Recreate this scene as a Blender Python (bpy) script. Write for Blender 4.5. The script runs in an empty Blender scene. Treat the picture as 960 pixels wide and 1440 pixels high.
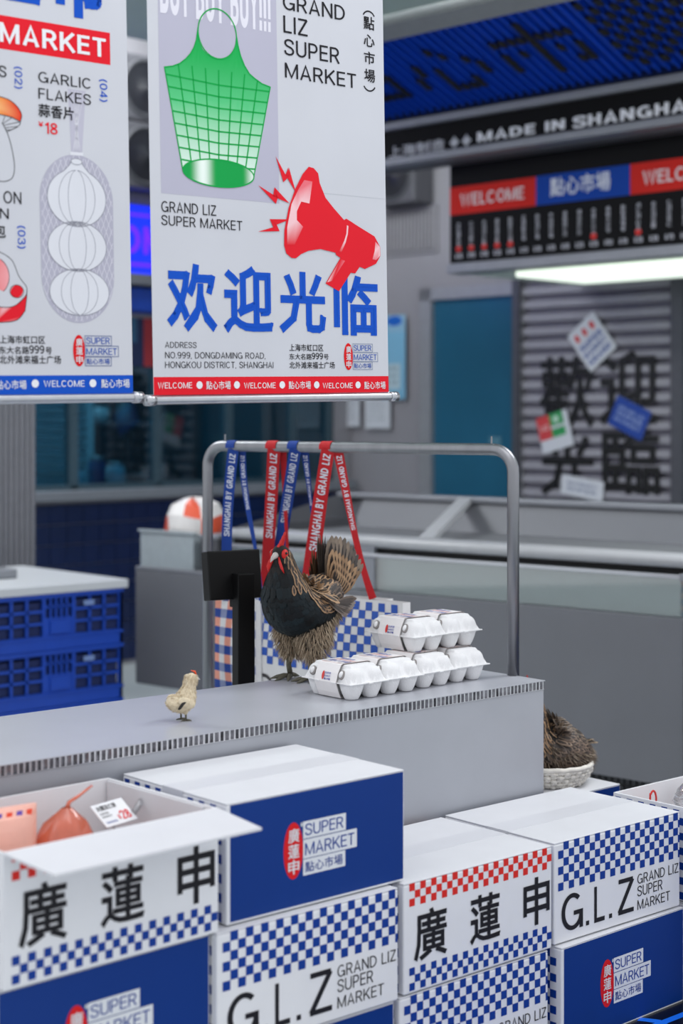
import bpy, bmesh, math, random
from mathutils import Vector, Matrix, noise
random.seed(7)
R = math.radians
S = bpy.context.scene
COL = S.collection

# ------------------------------------------------------------------ camera, world, lights, exposure
F_PX, HORIZON, CAM_H = 2280.0, 590.0, 1.23
cd = bpy.data.cameras.new('camera'); cam = bpy.data.objects.new('camera', cd); COL.objects.link(cam)
cam.location = (0, 0, CAM_H); cam.rotation_euler = (R(90), 0, 0)
cd.sensor_fit = 'VERTICAL'; cd.sensor_height = 36.0; cd.lens = 36.0 * F_PX / 1440.0
cd.shift_y = (HORIZON - 720.0) / 1440.0
cd.clip_start = .05; cd.clip_end = 60
cd.dof.use_dof = True; cd.dof.focus_distance = 3.4; cd.dof.aperture_fstop = 2.6
S.camera = cam
S.view_settings.view_transform = 'Standard'; S.view_settings.look = 'None'
S.view_settings.gamma = 1.0; S.view_settings.use_curve_mapping = False
S.view_settings.exposure = 0.0
wd = bpy.data.worlds.new('hall_ambient'); S.world = wd; wd.use_nodes = True
bg = wd.node_tree.nodes['Background']; bg.inputs[0].default_value = (.93, .95, 1.0, 1); bg.inputs[1].default_value = 1.06

def area(name, loc, size, power, col=(1, 1, 1), target=None, sy=None):
    l = bpy.data.lights.new(name, 'AREA'); l.energy = power; l.color = col; l.size = size
    if sy: l.shape = 'RECTANGLE'; l.size_y = sy
    o = bpy.data.objects.new(name, l); COL.objects.link(o); o.location = loc
    if target: o.rotation_euler = (Vector(target) - Vector(loc)).to_track_quat('-Z', 'Y').to_euler()
    return o
area('overhead_key_fill', (.3, 2.3, 3.3), 1.6, 15, (1.0, .99, 1.0), (.3, 3.0, 0), 1.4)
area('overhead_key_fill', (-1.3, 1.2, 3.2), 1.4, 5.5, (.97, .98, 1.0), (-.2, 3.0, .8), 1.2)
area('overhead_key_fill', (2.0, 4.6, 3.2), 1.4, 70, (.95, .97, 1.0), (1.4, 5.6, .4), 1.2)  # fill added over the freezer to lift the dark background
area('overhead_key_fill', (-.4, 6.2, 3.3), 1.6, 85, (.95, .97, 1.0), (-.4, 6.8, 0), 1.4)  # added fill brightening the rear of the hall
area('overhead_key_fill', (-2.2, 6.0, 3.3), 1.2, 85, (.95, .97, 1.0), (-1.6, 7.0, 0), 1.2)  # added fill for the left rear and its floor

area('overhead_key_fill', (-1.1, 7.5, 3.3), 1.0, 20, (.95, .97, 1.0), (-1.1, 7.6, 0), 1.0)  # aisle fill, put in to brighten the far floor

# ------------------------------------------------------------------ colours and materials
def hx(h):
    h = h.lstrip('#'); c = [int(h[i:i + 2], 16) / 255 for i in (0, 2, 4)]
    return tuple(x / 12.92 if x <= .04045 else ((x + .055) / 1.055) ** 2.4 for x in c)
def mixc(a, b, t): return tuple(a[i] * (1 - t) + b[i] * t for i in range(3))
MATS = {}
def mat(name, color=None, rough=.5, metal=0.0, var=.06, scale=30.0, bump=0.0, bscale=200.0, emit=None, estr=0.0, alpha=1.0, trans=0.0, coat=0.0, spec=None, stretch=None, attr=False, aniso=False):
    if name in MATS: return MATS[name]
    m = bpy.data.materials.new(name); m.use_nodes = True; nt = m.node_tree; N = nt.nodes; L = nt.links
    p = N['Principled BSDF']
    tc = N.new('ShaderNodeTexCoord'); mp = N.new('ShaderNodeMapping'); L.new(tc.outputs['Object'], mp.inputs[0])
    if stretch: mp.inputs['Scale'].default_value = stretch
    nz = N.new('ShaderNodeTexNoise'); nz.inputs['Scale'].default_value = scale; nz.inputs['Detail'].default_value = 4
    L.new(mp.outputs[0], nz.inputs['Vector'])
    mr = N.new('ShaderNodeMapRange'); mr.inputs['From Min'].default_value = .25; mr.inputs['From Max'].default_value = .75
    mr.inputs['To Min'].default_value = 1 - var; mr.inputs['To Max'].default_value = 1 + var
    L.new(nz.outputs['Fac'], mr.inputs['Value'])
    mx = N.new('ShaderNodeVectorMath'); mx.operation = 'MULTIPLY'
    if attr:
        at = N.new('ShaderNodeAttribute'); at.attribute_name = 'Col'; L.new(at.outputs['Color'], mx.inputs[0])
    else:
        mx.inputs[0].default_value = color
    cb = N.new('ShaderNodeCombineXYZ')
    for i in range(3): L.new(mr.outputs[0], cb.inputs[i])
    L.new(cb.outputs[0], mx.inputs[1]); L.new(mx.outputs[0], p.inputs['Base Color'])
    p.inputs['Roughness'].default_value = rough; p.inputs['Metallic'].default_value = metal
    if spec is not None: p.inputs['Specular IOR Level'].default_value = spec
    if coat: p.inputs['Coat Weight'].default_value = coat
    if trans: p.inputs['Transmission Weight'].default_value = trans
    if alpha < 1: p.inputs['Alpha'].default_value = alpha
    if emit: p.inputs['Emission Color'].default_value = (*emit, 1); p.inputs['Emission Strength'].default_value = estr
    if bump:
        n2 = N.new('ShaderNodeTexNoise'); n2.inputs['Scale'].default_value = bscale; n2.inputs['Detail'].default_value = 3
        L.new(mp.outputs[0], n2.inputs['Vector'])
        b = N.new('ShaderNodeBump'); b.inputs['Strength'].default_value = bump; b.inputs['Distance'].default_value = .002
        L.new(n2.outputs['Fac'], b.inputs['Height']); L.new(b.outputs[0], p.inputs['Normal'])
    MATS[name] = m; return m
def glass(name, tint, gloss=.12, rough=.02):
    if name in MATS: return MATS[name]
    m = bpy.data.materials.new(name); m.use_nodes = True; nt = m.node_tree; N = nt.nodes; L = nt.links
    out = N['Material Output']; N.remove(N['Principled BSDF'])
    t = N.new('ShaderNodeBsdfTransparent'); t.inputs[0].default_value = (*tint, 1)
    g = N.new('ShaderNodeBsdfGlossy'); g.inputs['Roughness'].default_value = rough
    fr = N.new('ShaderNodeLayerWeight'); fr.inputs['Blend'].default_value = .25
    mm = N.new('ShaderNodeMath'); mm.operation = 'MULTIPLY_ADD'; mm.inputs[1].default_value = .6; mm.inputs[2].default_value = gloss * .4
    L.new(fr.outputs['Fresnel'], mm.inputs[0])
    mx = N.new('ShaderNodeMixShader'); L.new(mm.outputs[0], mx.inputs[0]); L.new(t.outputs[0], mx.inputs[1]); L.new(g.outputs[0], mx.inputs[2])
    L.new(mx.outputs[0], out.inputs[0]); MATS[name] = m; return m

WHITE, INK = hx('#e6e7ea'), hx('#1c1b20')
BOXBLUE, CHKBLUE, CHKRED, LOGORED = (.0, .033, .215), (.002, .040, .28), hx('#d92a22'), hx('#d8161c')
M_PRINT = mat('printed_cardboard', attr=True, rough=.5, spec=.25, var=.025, scale=14, bump=.06, bscale=60)
M_FABRIC = mat('printed_banner_fabric', attr=True, rough=.62, spec=.15, var=.03, scale=5, bump=.10, bscale=7)
M_PLAIN = mat('printed_paper', attr=True, rough=.5, var=.02, scale=20)
M_STRAP = mat('printed_webbing', attr=True, rough=.75, var=.05, scale=120, bump=.2, bscale=700)
M_CARD = mat('white_cardboard', hx('#d5d6da'), .55, var=.025, scale=12, bump=.05, bscale=60)
M_TAPE = mat('packing_tape_film', hx('#d2d3d8'), .4, var=.02, scale=8)
M_STEEL = mat('brushed_steel', hx('#8f9094'), .38, 1.0, var=.12, scale=40, stretch=(1, 1, .05))
M_ALU = mat('aluminium', hx('#b7b9be'), .3, 1.0, var=.06, scale=60)
M_ALUDULL = mat('dull_aluminium', hx('#8d9096'), .5, .7, var=.06, scale=20)
M_COUNTER = mat('grey_counter_panel', hx('#a6a9b0'), .45, .25, var=.05, scale=6, bump=.02, bscale=300)
M_BLACK = mat('black_plastic', hx('#09090a'), .5, var=.1, spec=.2)
M_DARK = mat('dark_grey_metal', hx('#4a4b50'), .5, .2, var=.06, scale=10)
M_FREEZER = mat('freezer_grey_panel', hx('#6a6c71'), .5, .1, var=.05, scale=5)
M_LIGHTGREY = mat('light_grey_enamel', hx('#a9adb2'), .45, var=.04, scale=8)

# ------------------------------------------------------------------ mesh builder
class MB:
    def __init__(s): s.v = []; s.f = []; s.c = []; s.m = []; s.vc = {}
    def face(s, pts, col=WHITE, mi=0):
        n = len(s.v); s.v += [tuple(p) for p in pts]; s.f.append(list(range(n, n + len(pts))))
        s.c.append(col if isinstance(col, list) else [col] * len(pts)); s.m.append(mi)
    def mesh(s, verts, faces, col=WHITE, mi=0):
        n = len(s.v); s.v += [tuple(p) for p in verts]
        for f in faces:
            s.f.append([n + i for i in f]); s.c.append([col] * len(f)); s.m.append(mi)
    def box(s, lo, hi, col=WHITE, mi=0, T=None, cf=0.0):
        x0, y0, z0 = lo; x1, y1, z1 = hi
        if cf:
            bm = bmesh.new(); bmesh.ops.create_cube(bm, size=1)
            for v in bm.verts: v.co = Vector(((x0 + x1) / 2 + v.co.x * (x1 - x0), (y0 + y1) / 2 + v.co.y * (y1 - y0), (z0 + z1) / 2 + v.co.z * (z1 - z0)))
            bmesh.ops.bevel(bm, geom=bm.edges[:], offset=cf, segments=2, affect='EDGES', profile=.5)
            bm.verts.index_update(); vs = [v.co.copy() for v in bm.verts]; fs = [[v.index for v in f.verts] for f in bm.faces]; bm.free()
        else:
            vs = [Vector(p) for p in ((x0, y0, z0), (x1, y0, z0), (x1, y1, z0), (x0, y1, z0), (x0, y0, z1), (x1, y0, z1), (x1, y1, z1), (x0, y1, z1))]
            fs = [[0, 3, 2, 1], [4, 5, 6, 7], [0, 1, 5, 4], [1, 2, 6, 5], [2, 3, 7, 6], [3, 0, 4, 7]]
        if T: vs = [T @ v for v in vs]
        s.mesh(vs, fs, col, mi)
    def tube(s, pts, rad, n=12, col=WHITE, mi=0, cap=True, flat=1.0):
        pts = [Vector(p) for p in pts]; rads = rad if isinstance(rad, (list, tuple)) else [rad] * len(pts)
        up = None; rings = []
        for i, p in enumerate(pts):
            t = (pts[min(i + 1, len(pts) - 1)] - pts[max(i - 1, 0)]).normalized()
            if up is None:
                up = Vector((0, 0, 1)) if abs(t.z) < .9 else Vector((0, 1, 0))
            a = (up - t * up.dot(t)).normalized(); up = a; b = t.cross(a)
            rings.append([p + (a * math.cos(2 * math.pi * k / n) + b * math.sin(2 * math.pi * k / n) * flat) * rads[i] for k in range(n)])
        vs = [q for r in rings for q in r]; fs = []
        for i in range(len(rings) - 1):
            for k in range(n): fs.append([i * n + k, i * n + (k + 1) % n, (i + 1) * n + (k + 1) % n, (i + 1) * n + k])
        if cap: fs.append(list(range(n))[::-1]); fs.append([(len(rings) - 1) * n + k for k in range(n)])
        s.mesh(vs, fs, col, mi)
    def lathe(s, prof, n=24, col=WHITE, mi=0, T=None):
        vs = []; fs = []
        for r, z in prof:
            for k in range(n):
                a = 2 * math.pi * k / n; p = Vector((r * math.cos(a), r * math.sin(a), z)); vs.append(T @ p if T else p)
        for i in range(len(prof) - 1):
            for k in range(n): fs.append([i * n + k, i * n + (k + 1) % n, (i + 1) * n + (k + 1) % n, (i + 1) * n + k])
        s.mesh(vs, fs, col, mi)
    # flat artwork: fr maps (u, v, w) to space
    def rect(s, fr, u0, v0, u1, v1, col, w=.0005, mi=0):
        s.face([fr(u0, v0, w), fr(u1, v0, w), fr(u1, v1, w), fr(u0, v1, w)], col, mi)
    def poly(s, fr, pts, col, w=.0005, mi=0):
        s.face([fr(a, b, w) for a, b in pts], col, mi)
    def ell(s, fr, cx, cy, rx, ry, col, w=.0005, n=36, tilt=0.0, mi=0):
        c, sn = math.cos(tilt), math.sin(tilt)
        s.poly(fr, [(cx + rx * math.cos(a) * c - ry * math.sin(a) * sn, cy + rx * math.cos(a) * sn + ry * math.sin(a) * c) for a in (2 * math.pi * k / n for k in range(n))], col, w, mi)
    def line(s, fr, pts, t, col, w=.0006, closed=False, mi=0):
        vs, fs = ribbon(pts, t / 2, closed); s.mesh([fr(a, b, w) for a, b in vs], fs, col, mi)
    def build(s, name, mats, parent=None, smooth=False, loc=None, rotz=None):
        me = bpy.data.meshes.new(name); me.from_pydata(s.v, [], s.f)
        for m in (mats if isinstance(mats, (list, tuple)) else [mats]): me.materials.append(m)
        for p, mi in zip(me.polygons, s.m): p.material_index = mi; p.use_smooth = smooth
        ca = me.color_attributes.new('Col', 'FLOAT_COLOR', 'CORNER')
        flat = []
        for cs in s.c:
            for c in cs: flat += [c[0], c[1], c[2], 1.0]
        ca.data.foreach_set('color', flat)
        me.update()
        o = bpy.data.objects.new(name, me); COL.objects.link(o)
        if parent is not None: o.parent = parent
        if loc: o.location = loc
        if rotz is not None: o.rotation_euler = (0, 0, rotz)
        return o

def ribbon(pts, h, closed=False):
    P = [Vector(p) for p in pts]; Q = []
    for p in P:
        if not Q or (p - Q[-1]).length > 1e-6: Q.append(p)
    if closed and (Q[0] - Q[-1]).length < 1e-6: Q.pop()
    n = len(Q); vs = []
    if n < 2: return [], []
    for i in range(n):
        a = Q[i] - Q[i - 1] if (i or closed) else None
        b = Q[(i + 1) % n] - Q[i] if (i < n - 1 or closed) else None
        a = a.normalized() if a is not None else None; b = b.normalized() if b is not None else None
        if a is None: a = b
        if b is None: b = a
        na, nb = Vector((-a.y, a.x)), Vector((-b.y, b.x)); m = na + nb
        if m.length < 1e-4: m = na.copy()
        m.normalize(); k = h / max(m.dot(na), .55)
        vs += [Q[i] + m * k, Q[i] - m * k]
    fs = [[2 * i, 2 * i + 1, 2 * i + 3, 2 * i + 2] for i in range(n - 1)]
    if closed: fs.append([2 * n - 2, 2 * n - 1, 1, 0])
    return vs, fs

# ------------------------------------------------------------------ things, parts
def tag(o, label=None, cat=None, group=None, kind=None):
    if label: o['label'] = label
    if cat: o['category'] = cat
    if group: o['group'] = group
    if kind: o['kind'] = kind
    return o
def thing(name, loc, rotz, label, cat, group=None):
    o = bpy.data.objects.new(name, None); COL.objects.link(o); o.empty_display_size = .05
    o.location = loc; o.rotation_euler = (0, 0, rotz)
    return tag(o, label, cat, group)
def copy_tree(root):
    r = root.copy(); COL.objects.link(r)
    for c in list(root.children):
        k = c.copy(); COL.objects.link(k); k.parent = r
        for g in list(c.children):
            q = g.copy(); COL.objects.link(q); q.parent = k
    return r
def az(a): return R(90 - a)                 # heading measured from the view axis -> z rotation
def dvec(a): return Vector((math.sin(R(a)), math.cos(R(a)), 0))
def evec(a): return Vector((-math.cos(R(a)), math.sin(R(a)), 0))
def px(x, y, Y=None, z=None):               # where a measured sight line meets a depth or a height
    if Y is None: Y = (CAM_H - z) * F_PX / (y - HORIZON)
    return Vector(((x - 480) / F_PX * Y, Y, CAM_H + (HORIZON - y) / F_PX * Y))

# ------------------------------------------------------------------ lettering
def arc(cx, cy, rx, ry, a0, a1, n=12):
    return [(cx + rx * math.cos(R(a0 + (a1 - a0) * i / n)), cy + ry * math.sin(R(a0 + (a1 - a0) * i / n))) for i in range(n + 1)]
def spl(pts, n=5):
    out = []; P = [pts[0]] + list(pts) + [pts[-1]]
    for i in range(1, len(P) - 2):
        p0, p1, p2, p3 = P[i - 1:i + 3]
        for k in range(n):
            t = k / n
            out.append(tuple(.5 * (2 * p1[j] + (p2[j] - p0[j]) * t + (2 * p0[j] - 5 * p1[j] + 4 * p2[j] - p3[j]) * t * t + (3 * p1[j] - p0[j] - 3 * p2[j] + p3[j]) * t ** 3) for j in (0, 1)))
    return out + [pts[-1]]
def glyph(ch, t):
    h = t / 2; q = 1 - h
    bowl = lambda x, y0, y1, w: [(h, y1), (x, y1)] + arc(x, (y0 + y1) / 2, w - h - x, (y1 - y0) / 2, 80, -80, 10) + [(x, y0), (h, y0)]
    E = lambda w: arc(w / 2, .5, w / 2 - h, .5 - h + .012, 90, 450, 28)
    T = {
        'A': (.70, [[(h * .9, 0), (.35, 1 - h * .3), (.70 - h * .9, 0)], [(.16, .30), (.54, .30)]]),
        'B': (.62, [[(h, 0), (h, 1)], bowl(.32, .53, q, .58), bowl(.34, h, .53, .62)]),
        'C': (.72, [arc(.37, .5, .37 - h, .5 - h + .012, 42, 318, 24)]),
        'D': (.68, [[(h, 0), (h, 1)], bowl(.26, h, q, .68)]),
        'E': (.54, [[(h, 0), (h, 1)], [(h, q), (.54, q)], [(h, .52), (.5, .52)], [(h, h), (.54, h)]]),
        'F': (.52, [[(h, 0), (h, 1)], [(h, q), (.52, q)], [(h, .5), (.47, .5)]]),
        'G': (.74, [arc(.38, .5, .38 - h, .5 - h + .012, 48, 335, 26) + [(.74 - h, .45), (.42, .45)], [(.74 - h, .48), (.74 - h, 0)]]),
        'H': (.66, [[(h, 0), (h, 1)], [(.66 - h, 0), (.66 - h, 1)], [(h, .52), (.66 - h, .52)]]),
        'I': (t, [[(h, 0), (h, 1)]]),
        'J': (.5, [[(.5 - h, 1), (.5 - h, .3)] + arc(.25, .27, .25 - h, .27 - h, 0, -180, 10)]),
        'K': (.64, [[(h, 0), (h, 1)], [(.6, 1), (h, .36)], [(.25, .56), (.62, 0)]]),
        'L': (.5, [[(h, 1), (h, 0)], [(h, h), (.5, h)]]),
        'M': (.82, [[(h, 0), (h, 1)], [(h, .98), (.41, .06), (.82 - h, .98)], [(.82 - h, 0), (.82 - h, 1)]]),
        'N': (.68, [[(h, 0), (h, 1)], [(h, .98), (.68 - h, .02)], [(.68 - h, 0), (.68 - h, 1)]]),
        'O': (.76, [E(.76)]),
        'P': (.6, [[(h, 0), (h, 1)], bowl(.32, .44, q, .6)]),
        'Q': (.76, [E(.76), [(.45, .25), (.72, -.03)]]),
        'R': (.62, [[(h, 0), (h, 1)], bowl(.32, .47, q, .6), [(.33, .47), (.59, 0)]]),
        'S': (.62, [spl([(.56, .72), (.52, .87), (.32, q + .01), (.12, .89), (.07, .73), (.16, .59), (.32, .52), (.48, .44), (.57, .28), (.5, .11), (.31, h - .01), (.11, .11), (.05, .28)])]),
        'T': (.6, [[(0, q), (.6, q)], [(.3, 0), (.3, 1)]]),
        'U': (.66, [[(h, 1), (h, .32)] + arc(.33, .32, .33 - h, .32 - h + .01, 180, 360, 14) + [(.66 - h, 1)]]),
        'V': (.68, [[(h * .9, 1), (.34, h * .3), (.68 - h * .9, 1)]]),
        'W': (.98, [[(h * .9, 1), (.26, .02), (.49, .96), (.72, .02), (.98 - h * .9, 1)]]),
        'X': (.64, [[(h, 0), (.64 - h, 1)], [(h, 1), (.64 - h, 0)]]),
        'Y': (.64, [[(h, 1), (.32, .42), (.64 - h, 1)], [(.32, .45), (.32, 0)]]),
        'Z': (.6, [[(.03, q), (.57, q)], [(.56, q), (.05, h)], [(.02, h), (.6, h)]]),
        '0': (.6, [E(.6)]), '1': (.32, [[(.02, .74), (.32 - h, 1 - h)], [(.32 - h, 0), (.32 - h, 1)]]),
        '2': (.58, [spl([(.06, .7), (.1, .88), (.29, q), (.48, .88), (.5, .68), (.36, .45), (.06, h)]), [(.04, h), (.56, h)]]),
        '3': (.58, [spl([(.06, .76), (.14, .9), (.29, q), (.47, .88), (.48, .66), (.27, .54)]), spl([(.27, .54), (.5, .44), (.53, .22), (.42, .08), (.28, h), (.1, .1), (.04, .27)])]),
        '4': (.6, [[(.44, 0), (.44, 1)], [(.44, .98), (.05, .27), (.6, .27)]]),
        '8': (.58, [arc(.29, .75, .21, .25 - h, 0, 360, 20), arc(.29, .27, .25, .27 - h, 0, 360, 20)]),
        '9': (.58, [arc(.28, .68, .24, .32 - h, 0, 360, 20), spl([(.53, .68), (.5, .3), (.38, .08), (.24, h), (.1, .1)])]),
        '.': (t * 1.1, [[(0, h), (t * 1.1, h)]]), ',': (t * 1.2, [[(h, t), (h, 0), (0, -t)]]),
        '(': (.26, [arc(.5, .45, .5 - h, .7, 130, 230, 12)]), ')': (.26, [arc(-.24, .45, .5 - h, .7, 50, -50, 12)]),
        '!': (t * 1.2, [[(h, 1), (h, .28)], [(h, t * 1.1), (h, 0)]]),
        '¥': (.62, [[(h, 1), (.31, .45), (.62 - h, 1)], [(.31, .48), (.31, 0)], [(.06, .42), (.56, .42)], [(.06, .24), (.56, .24)]]),
        ' ': (.26, []), '-': (.34, [[(0, .42), (.34, .42)]]),
    }
    return T.get(ch, T['O'])
CJK = {}
def cjk_load(chars):
    objs = []
    for c in sorted(set(chars)):
        cu = bpy.data.curves.new('g', 'FONT'); cu.body = c; cu.size = 1; cu.resolution_u = 2
        o = bpy.data.objects.new('g', cu); COL.objects.link(o); objs.append((c, o, cu))
    bpy.context.view_layer.update(); dg = bpy.context.evaluated_depsgraph_get()
    for c, o, cu in objs:
        me = bpy.data.meshes.new_from_object(o.evaluated_get(dg))
        vs = [(v.co.x, v.co.y) for v in me.vertices]; fs = [list(p.vertices) for p in me.polygons]
        cnt = {}
        for f in fs:
            for i in range(len(f)):
                k = tuple(sorted((f[i], f[i - 1]))); cnt[k] = cnt.get(k, 0) + 1
        CJK[c] = (vs, fs, [k for k, n in cnt.items() if n == 1])
        bpy.data.meshes.remove(me)
    for c, o, cu in objs: bpy.data.objects.remove(o); bpy.data.curves.remove(cu)
cjk_load('廣蓮申點心市場欢迎光临歡臨超上海虹口区东大名路号北外滩来福士广场蒜香片包制造火腿五仁月饼')
def layout(s, t, bold=0.0, gap=.13, vert=False):
    vs = []; fs = []; x = 0.0; y = 0.0; lay = 0
    for ch in s:
        if ch in CJK:
            gv, gf, ge = CJK[ch]; n = len(vs)
            vs += [(x + a, y + b, 0) for a, b in gv]; fs += [[n + i for i in f] for f in gf]
            if bold:
                for i, j in ge:
                    (ax, ay), (bx, by) = gv[i], gv[j]; L = math.hypot(bx - ax, by - ay)
                    if L < 1e-6: continue
                    dx, dy = (bx - ax) / L * bold, (by - ay) / L * bold; n = len(vs)
                    lay += 1; q = 1 + lay % 8
                    vs += [(x + ax - dx - dy, y + ay - dy + dx, q), (x + bx + dx - dy, y + by + dy + dx, q), (x + bx + dx + dy, y + by + dy - dx, q), (x + ax - dx + dy, y + ay - dy - dx, q)]
                    fs.append([n, n + 3, n + 2, n + 1])
            if vert: y -= 1.06
            else: x += 1.02
        else:
            w, st = glyph(ch, t)
            for p in st:
                closed = len(p) > 8 and abs(p[0][0] - p[-1][0]) < 1e-4 and abs(p[0][1] - p[-1][1]) < 1e-4
                rv, rf = ribbon(p, t / 2, closed); n = len(vs); lay += 1; q = lay % 4
                vs += [(x + a[0], y + a[1], q) for a in rv]; fs += [[n + i for i in f] for f in rf]
            if vert: y -= 1.06
            else: x += w + gap
    return vs, fs
def text(mb, fr, s, box, col, t=.13, bold=0.0, w=.0008, rot=0, mi=0, gap=.13, vert=False):
    """s drawn to fill box = (u0, v0, u1, v1); rot -90 reads downward, 90 upward."""
    vs, fs = layout(s, t, bold, gap, vert)
    if rot == -90: vs = [(b, -a, q) for a, b, q in vs]
    elif rot == 90: vs = [(-b, a, q) for a, b, q in vs]
    X = [p[0] for p in vs]; Y = [p[1] for p in vs]; x0, x1, y0, y1 = min(X), max(X), min(Y), max(Y)
    u0, v0, u1, v1 = box
    out = [fr(u0 + (a - x0) / (x1 - x0) * (u1 - u0), v0 + (b - y0) / (y1 - y0) * (v1 - v0), w + q * 6e-5) for a, b, q in vs]
    mb.mesh(out, fs, col, mi)
def logo(mb, fr, ox, oy, k, box_col=hx('#dfe2e6'), ink=hx('#1c3f93'), outline=None):
    """the oval seal beside three stacked name plates; (ox, oy) is the oval's centre, k scales from the carton's size"""
    f = lambda u, v, w: fr(ox + u * k, oy + v * k, w)
    mb.ell(f, 0, 0, .0213, .048, LOGORED, .0006)
    for i, c in enumerate('廣蓮申'): text(mb, f, c, (-.0115, .0135 - .0265 * i, .0125, .0375 - .0265 * i), WHITE, bold=.012, w=.001)
    rows = [('SUPER', .0215, .0163, .118, .0457), ('MARKET', .0215, -.0175, .1435, .0148), ('點心市場', .0215, -.046, .1165, -.0188)]
    for s, u0, v0, u1, v1 in rows:
        if outline: mb.line(f, [(u0, v0), (u1, v0), (u1, v1), (u0, v1)], .0022, outline, .0007, True)
        else: mb.rect(f, u0, v0, u1, v1, box_col, .0006)
        text(mb, f, s, (u0 + .004, v0 + .0045, u1 - .006, v1 - .0045), ink, t=.11, bold=.006, w=.001, gap=.1)
    mb.ell(f, .0185, .0415, .0028, .0036, hx('#c9ccd0'), .0007, n=12)

# ------------------------------------------------------------------ the setting
GA, LA = 134.0, 43.8                          # headings of the stall front and of the window wall
G0, L0 = Vector((.516, 7.5, 0)), Vector((.04, 9.34, 0))
def struct(name, mb, mats, loc=(0, 0, 0), rotz=0.0, parent=None, smooth=False):
    o = mb.build(name, mats, parent, smooth, None if parent else loc, None if parent else rotz)
    if parent is None: o['kind'] = 'structure'
    return o
M_FLOOR = mat('pale_floor', hx('#c6cdcf'), .35, var=.05, scale=3)
b = MB(); b.box((-6, -3, -.05), (7, 13, 0)); struct('floor', b, M_FLOOR)
b = MB(); b.box((-6, 3.9, 3.42), (7, 13, 3.5)); struct('ceiling', b, mat('ceiling_panels', hx('#9fb0a9'), .7, var=.03, scale=2))
M_WALL = mat('grey_wall_panel', hx('#96949a'), .55, .1, var=.05, scale=3)
# stall-side wall behind the shutter (local x to the right, y away, origin on the sign's lower line)
def gl(x, y, z): return (x, y, z)
b = MB()
for x0, x1, z0, z1 in ((-1.75, -1.03, 0, 3.4), (-1.03, -.385, 1.92, 3.4), (-.385, .56, 1.95, 3.4), (.56, 2.6, 1.95, 3.4)):
    b.box((x0, 1.02, z0), (x1, 1.14, z1))
struct('wall_back', b, M_WALL, G0, az(GA))
# window wall, opening x -2.35..-.16, z .9..1.72
b = MB()
b.box((-5.2, 0, 0), (.02, .12, .86)); b.box((-5.2, 0, 1.74), (.02, .12, 3.4)); b.box((-.10, 0, .86), (.02, .12, 1.74)); b.box((-5.2, 0, .86), (-2.45, .12, 1.74))
struct('wall_left', b, M_WALL, L0, az(LA))
b = MB()
def tilegrid(b, x0, x1, z0, z1, y, s=.1):
    nx = int((x1 - x0) / s); nz = max(1, round((z1 - z0) / s))
    for i in range(nx):
        for k in range(nz): b.box((x0 + i * s + .002, y - .008, z0 + k * s + .002), (x0 + (i + 1) * s - .002, y, z0 + (k + 1) * s - .002))
tilegrid(b, -2.6, -.1, .02, .82, -.004)
struct('trim_1', b, mat('navy_wall_tile', hx('#071c4a'), .3, var=.12, scale=6), L0, az(LA))
b = MB(); b.box((-2.6, -.09, .835), (-.02, .02, .885), cf=.006); struct('trim_2', b, mat('stone_sill', hx('#7b8088'), .5, var=.05), L0, az(LA))
# window: frame, mullions, tinted panes
b = MB()
for x in (-2.45, -1.93, -1.40, -.90, -.42, -.13): b.box((x - .022, .02, .885), (x + .022, .07, 1.74))
b.box((-2.45, .02, 1.70), (-.12, .07, 1.74)); b.box((-2.45, .02, .885), (-.12, .07, .91))
wfr = struct('window_1', b, mat('teal_grey_frame', hx('#4f6672'), .4, .5), L0, az(LA))
b = MB(); b.box((-2.45, .04, .9), (-.12, .046, 1.71)); struct('pane', b, glass('teal_window_glass', (.34, .62, .74), .18), parent=wfr)
# kitchen seen behind the panes
b = MB(); b.box((-4.0, 1.9, 0), (.3, 2.0, 3.0)); b.box((.05, .13, 0), (.12, 1.9, 3.0)); struct('wall_far', b, mat('kitchen_wall', hx('#3b525c'), .6), L0, az(LA))  # second box: right side wall, added to shut hall light out
kl = L0 + Matrix.Rotation(az(LA), 3, 'Z') @ Vector((-1.7, .42, 2.3)); area('kitchen_fill_light', kl, .7, 17, (.8, .95, 1.0), (kl.x, kl.y, 0), .5)  # unseen fill added to light the cabinet behind the panes
# door in the wall
b = MB()
b.box((-1.07, .985, 0), (-.99, 1.06, 1.95)); b.box((-.42, .985, 0), (-.37, 1.06, 1.95)); b.box((-1.07, .985, 1.885), (-.37, 1.06, 1.95))
dfr = struct('door_1', b, mat('door_frame_metal', hx('#a2a3a8'), .45, .4), G0, az(GA))
b = MB(); b.box((-.99, 1.015, 0), (-.42, 1.05, 1.885)); struct('door_leaf', b, mat('teal_door', hx('#235d79'), .28, var=.12, scale=2.2), parent=dfr)
b = MB(); b.box((-.60, 1.008, 1.04), (-.52, 1.016, 1.14), cf=.003); struct('door_sign', b, mat('door_sign_grey', hx('#4f7f93'), .5), parent=dfr)
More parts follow.
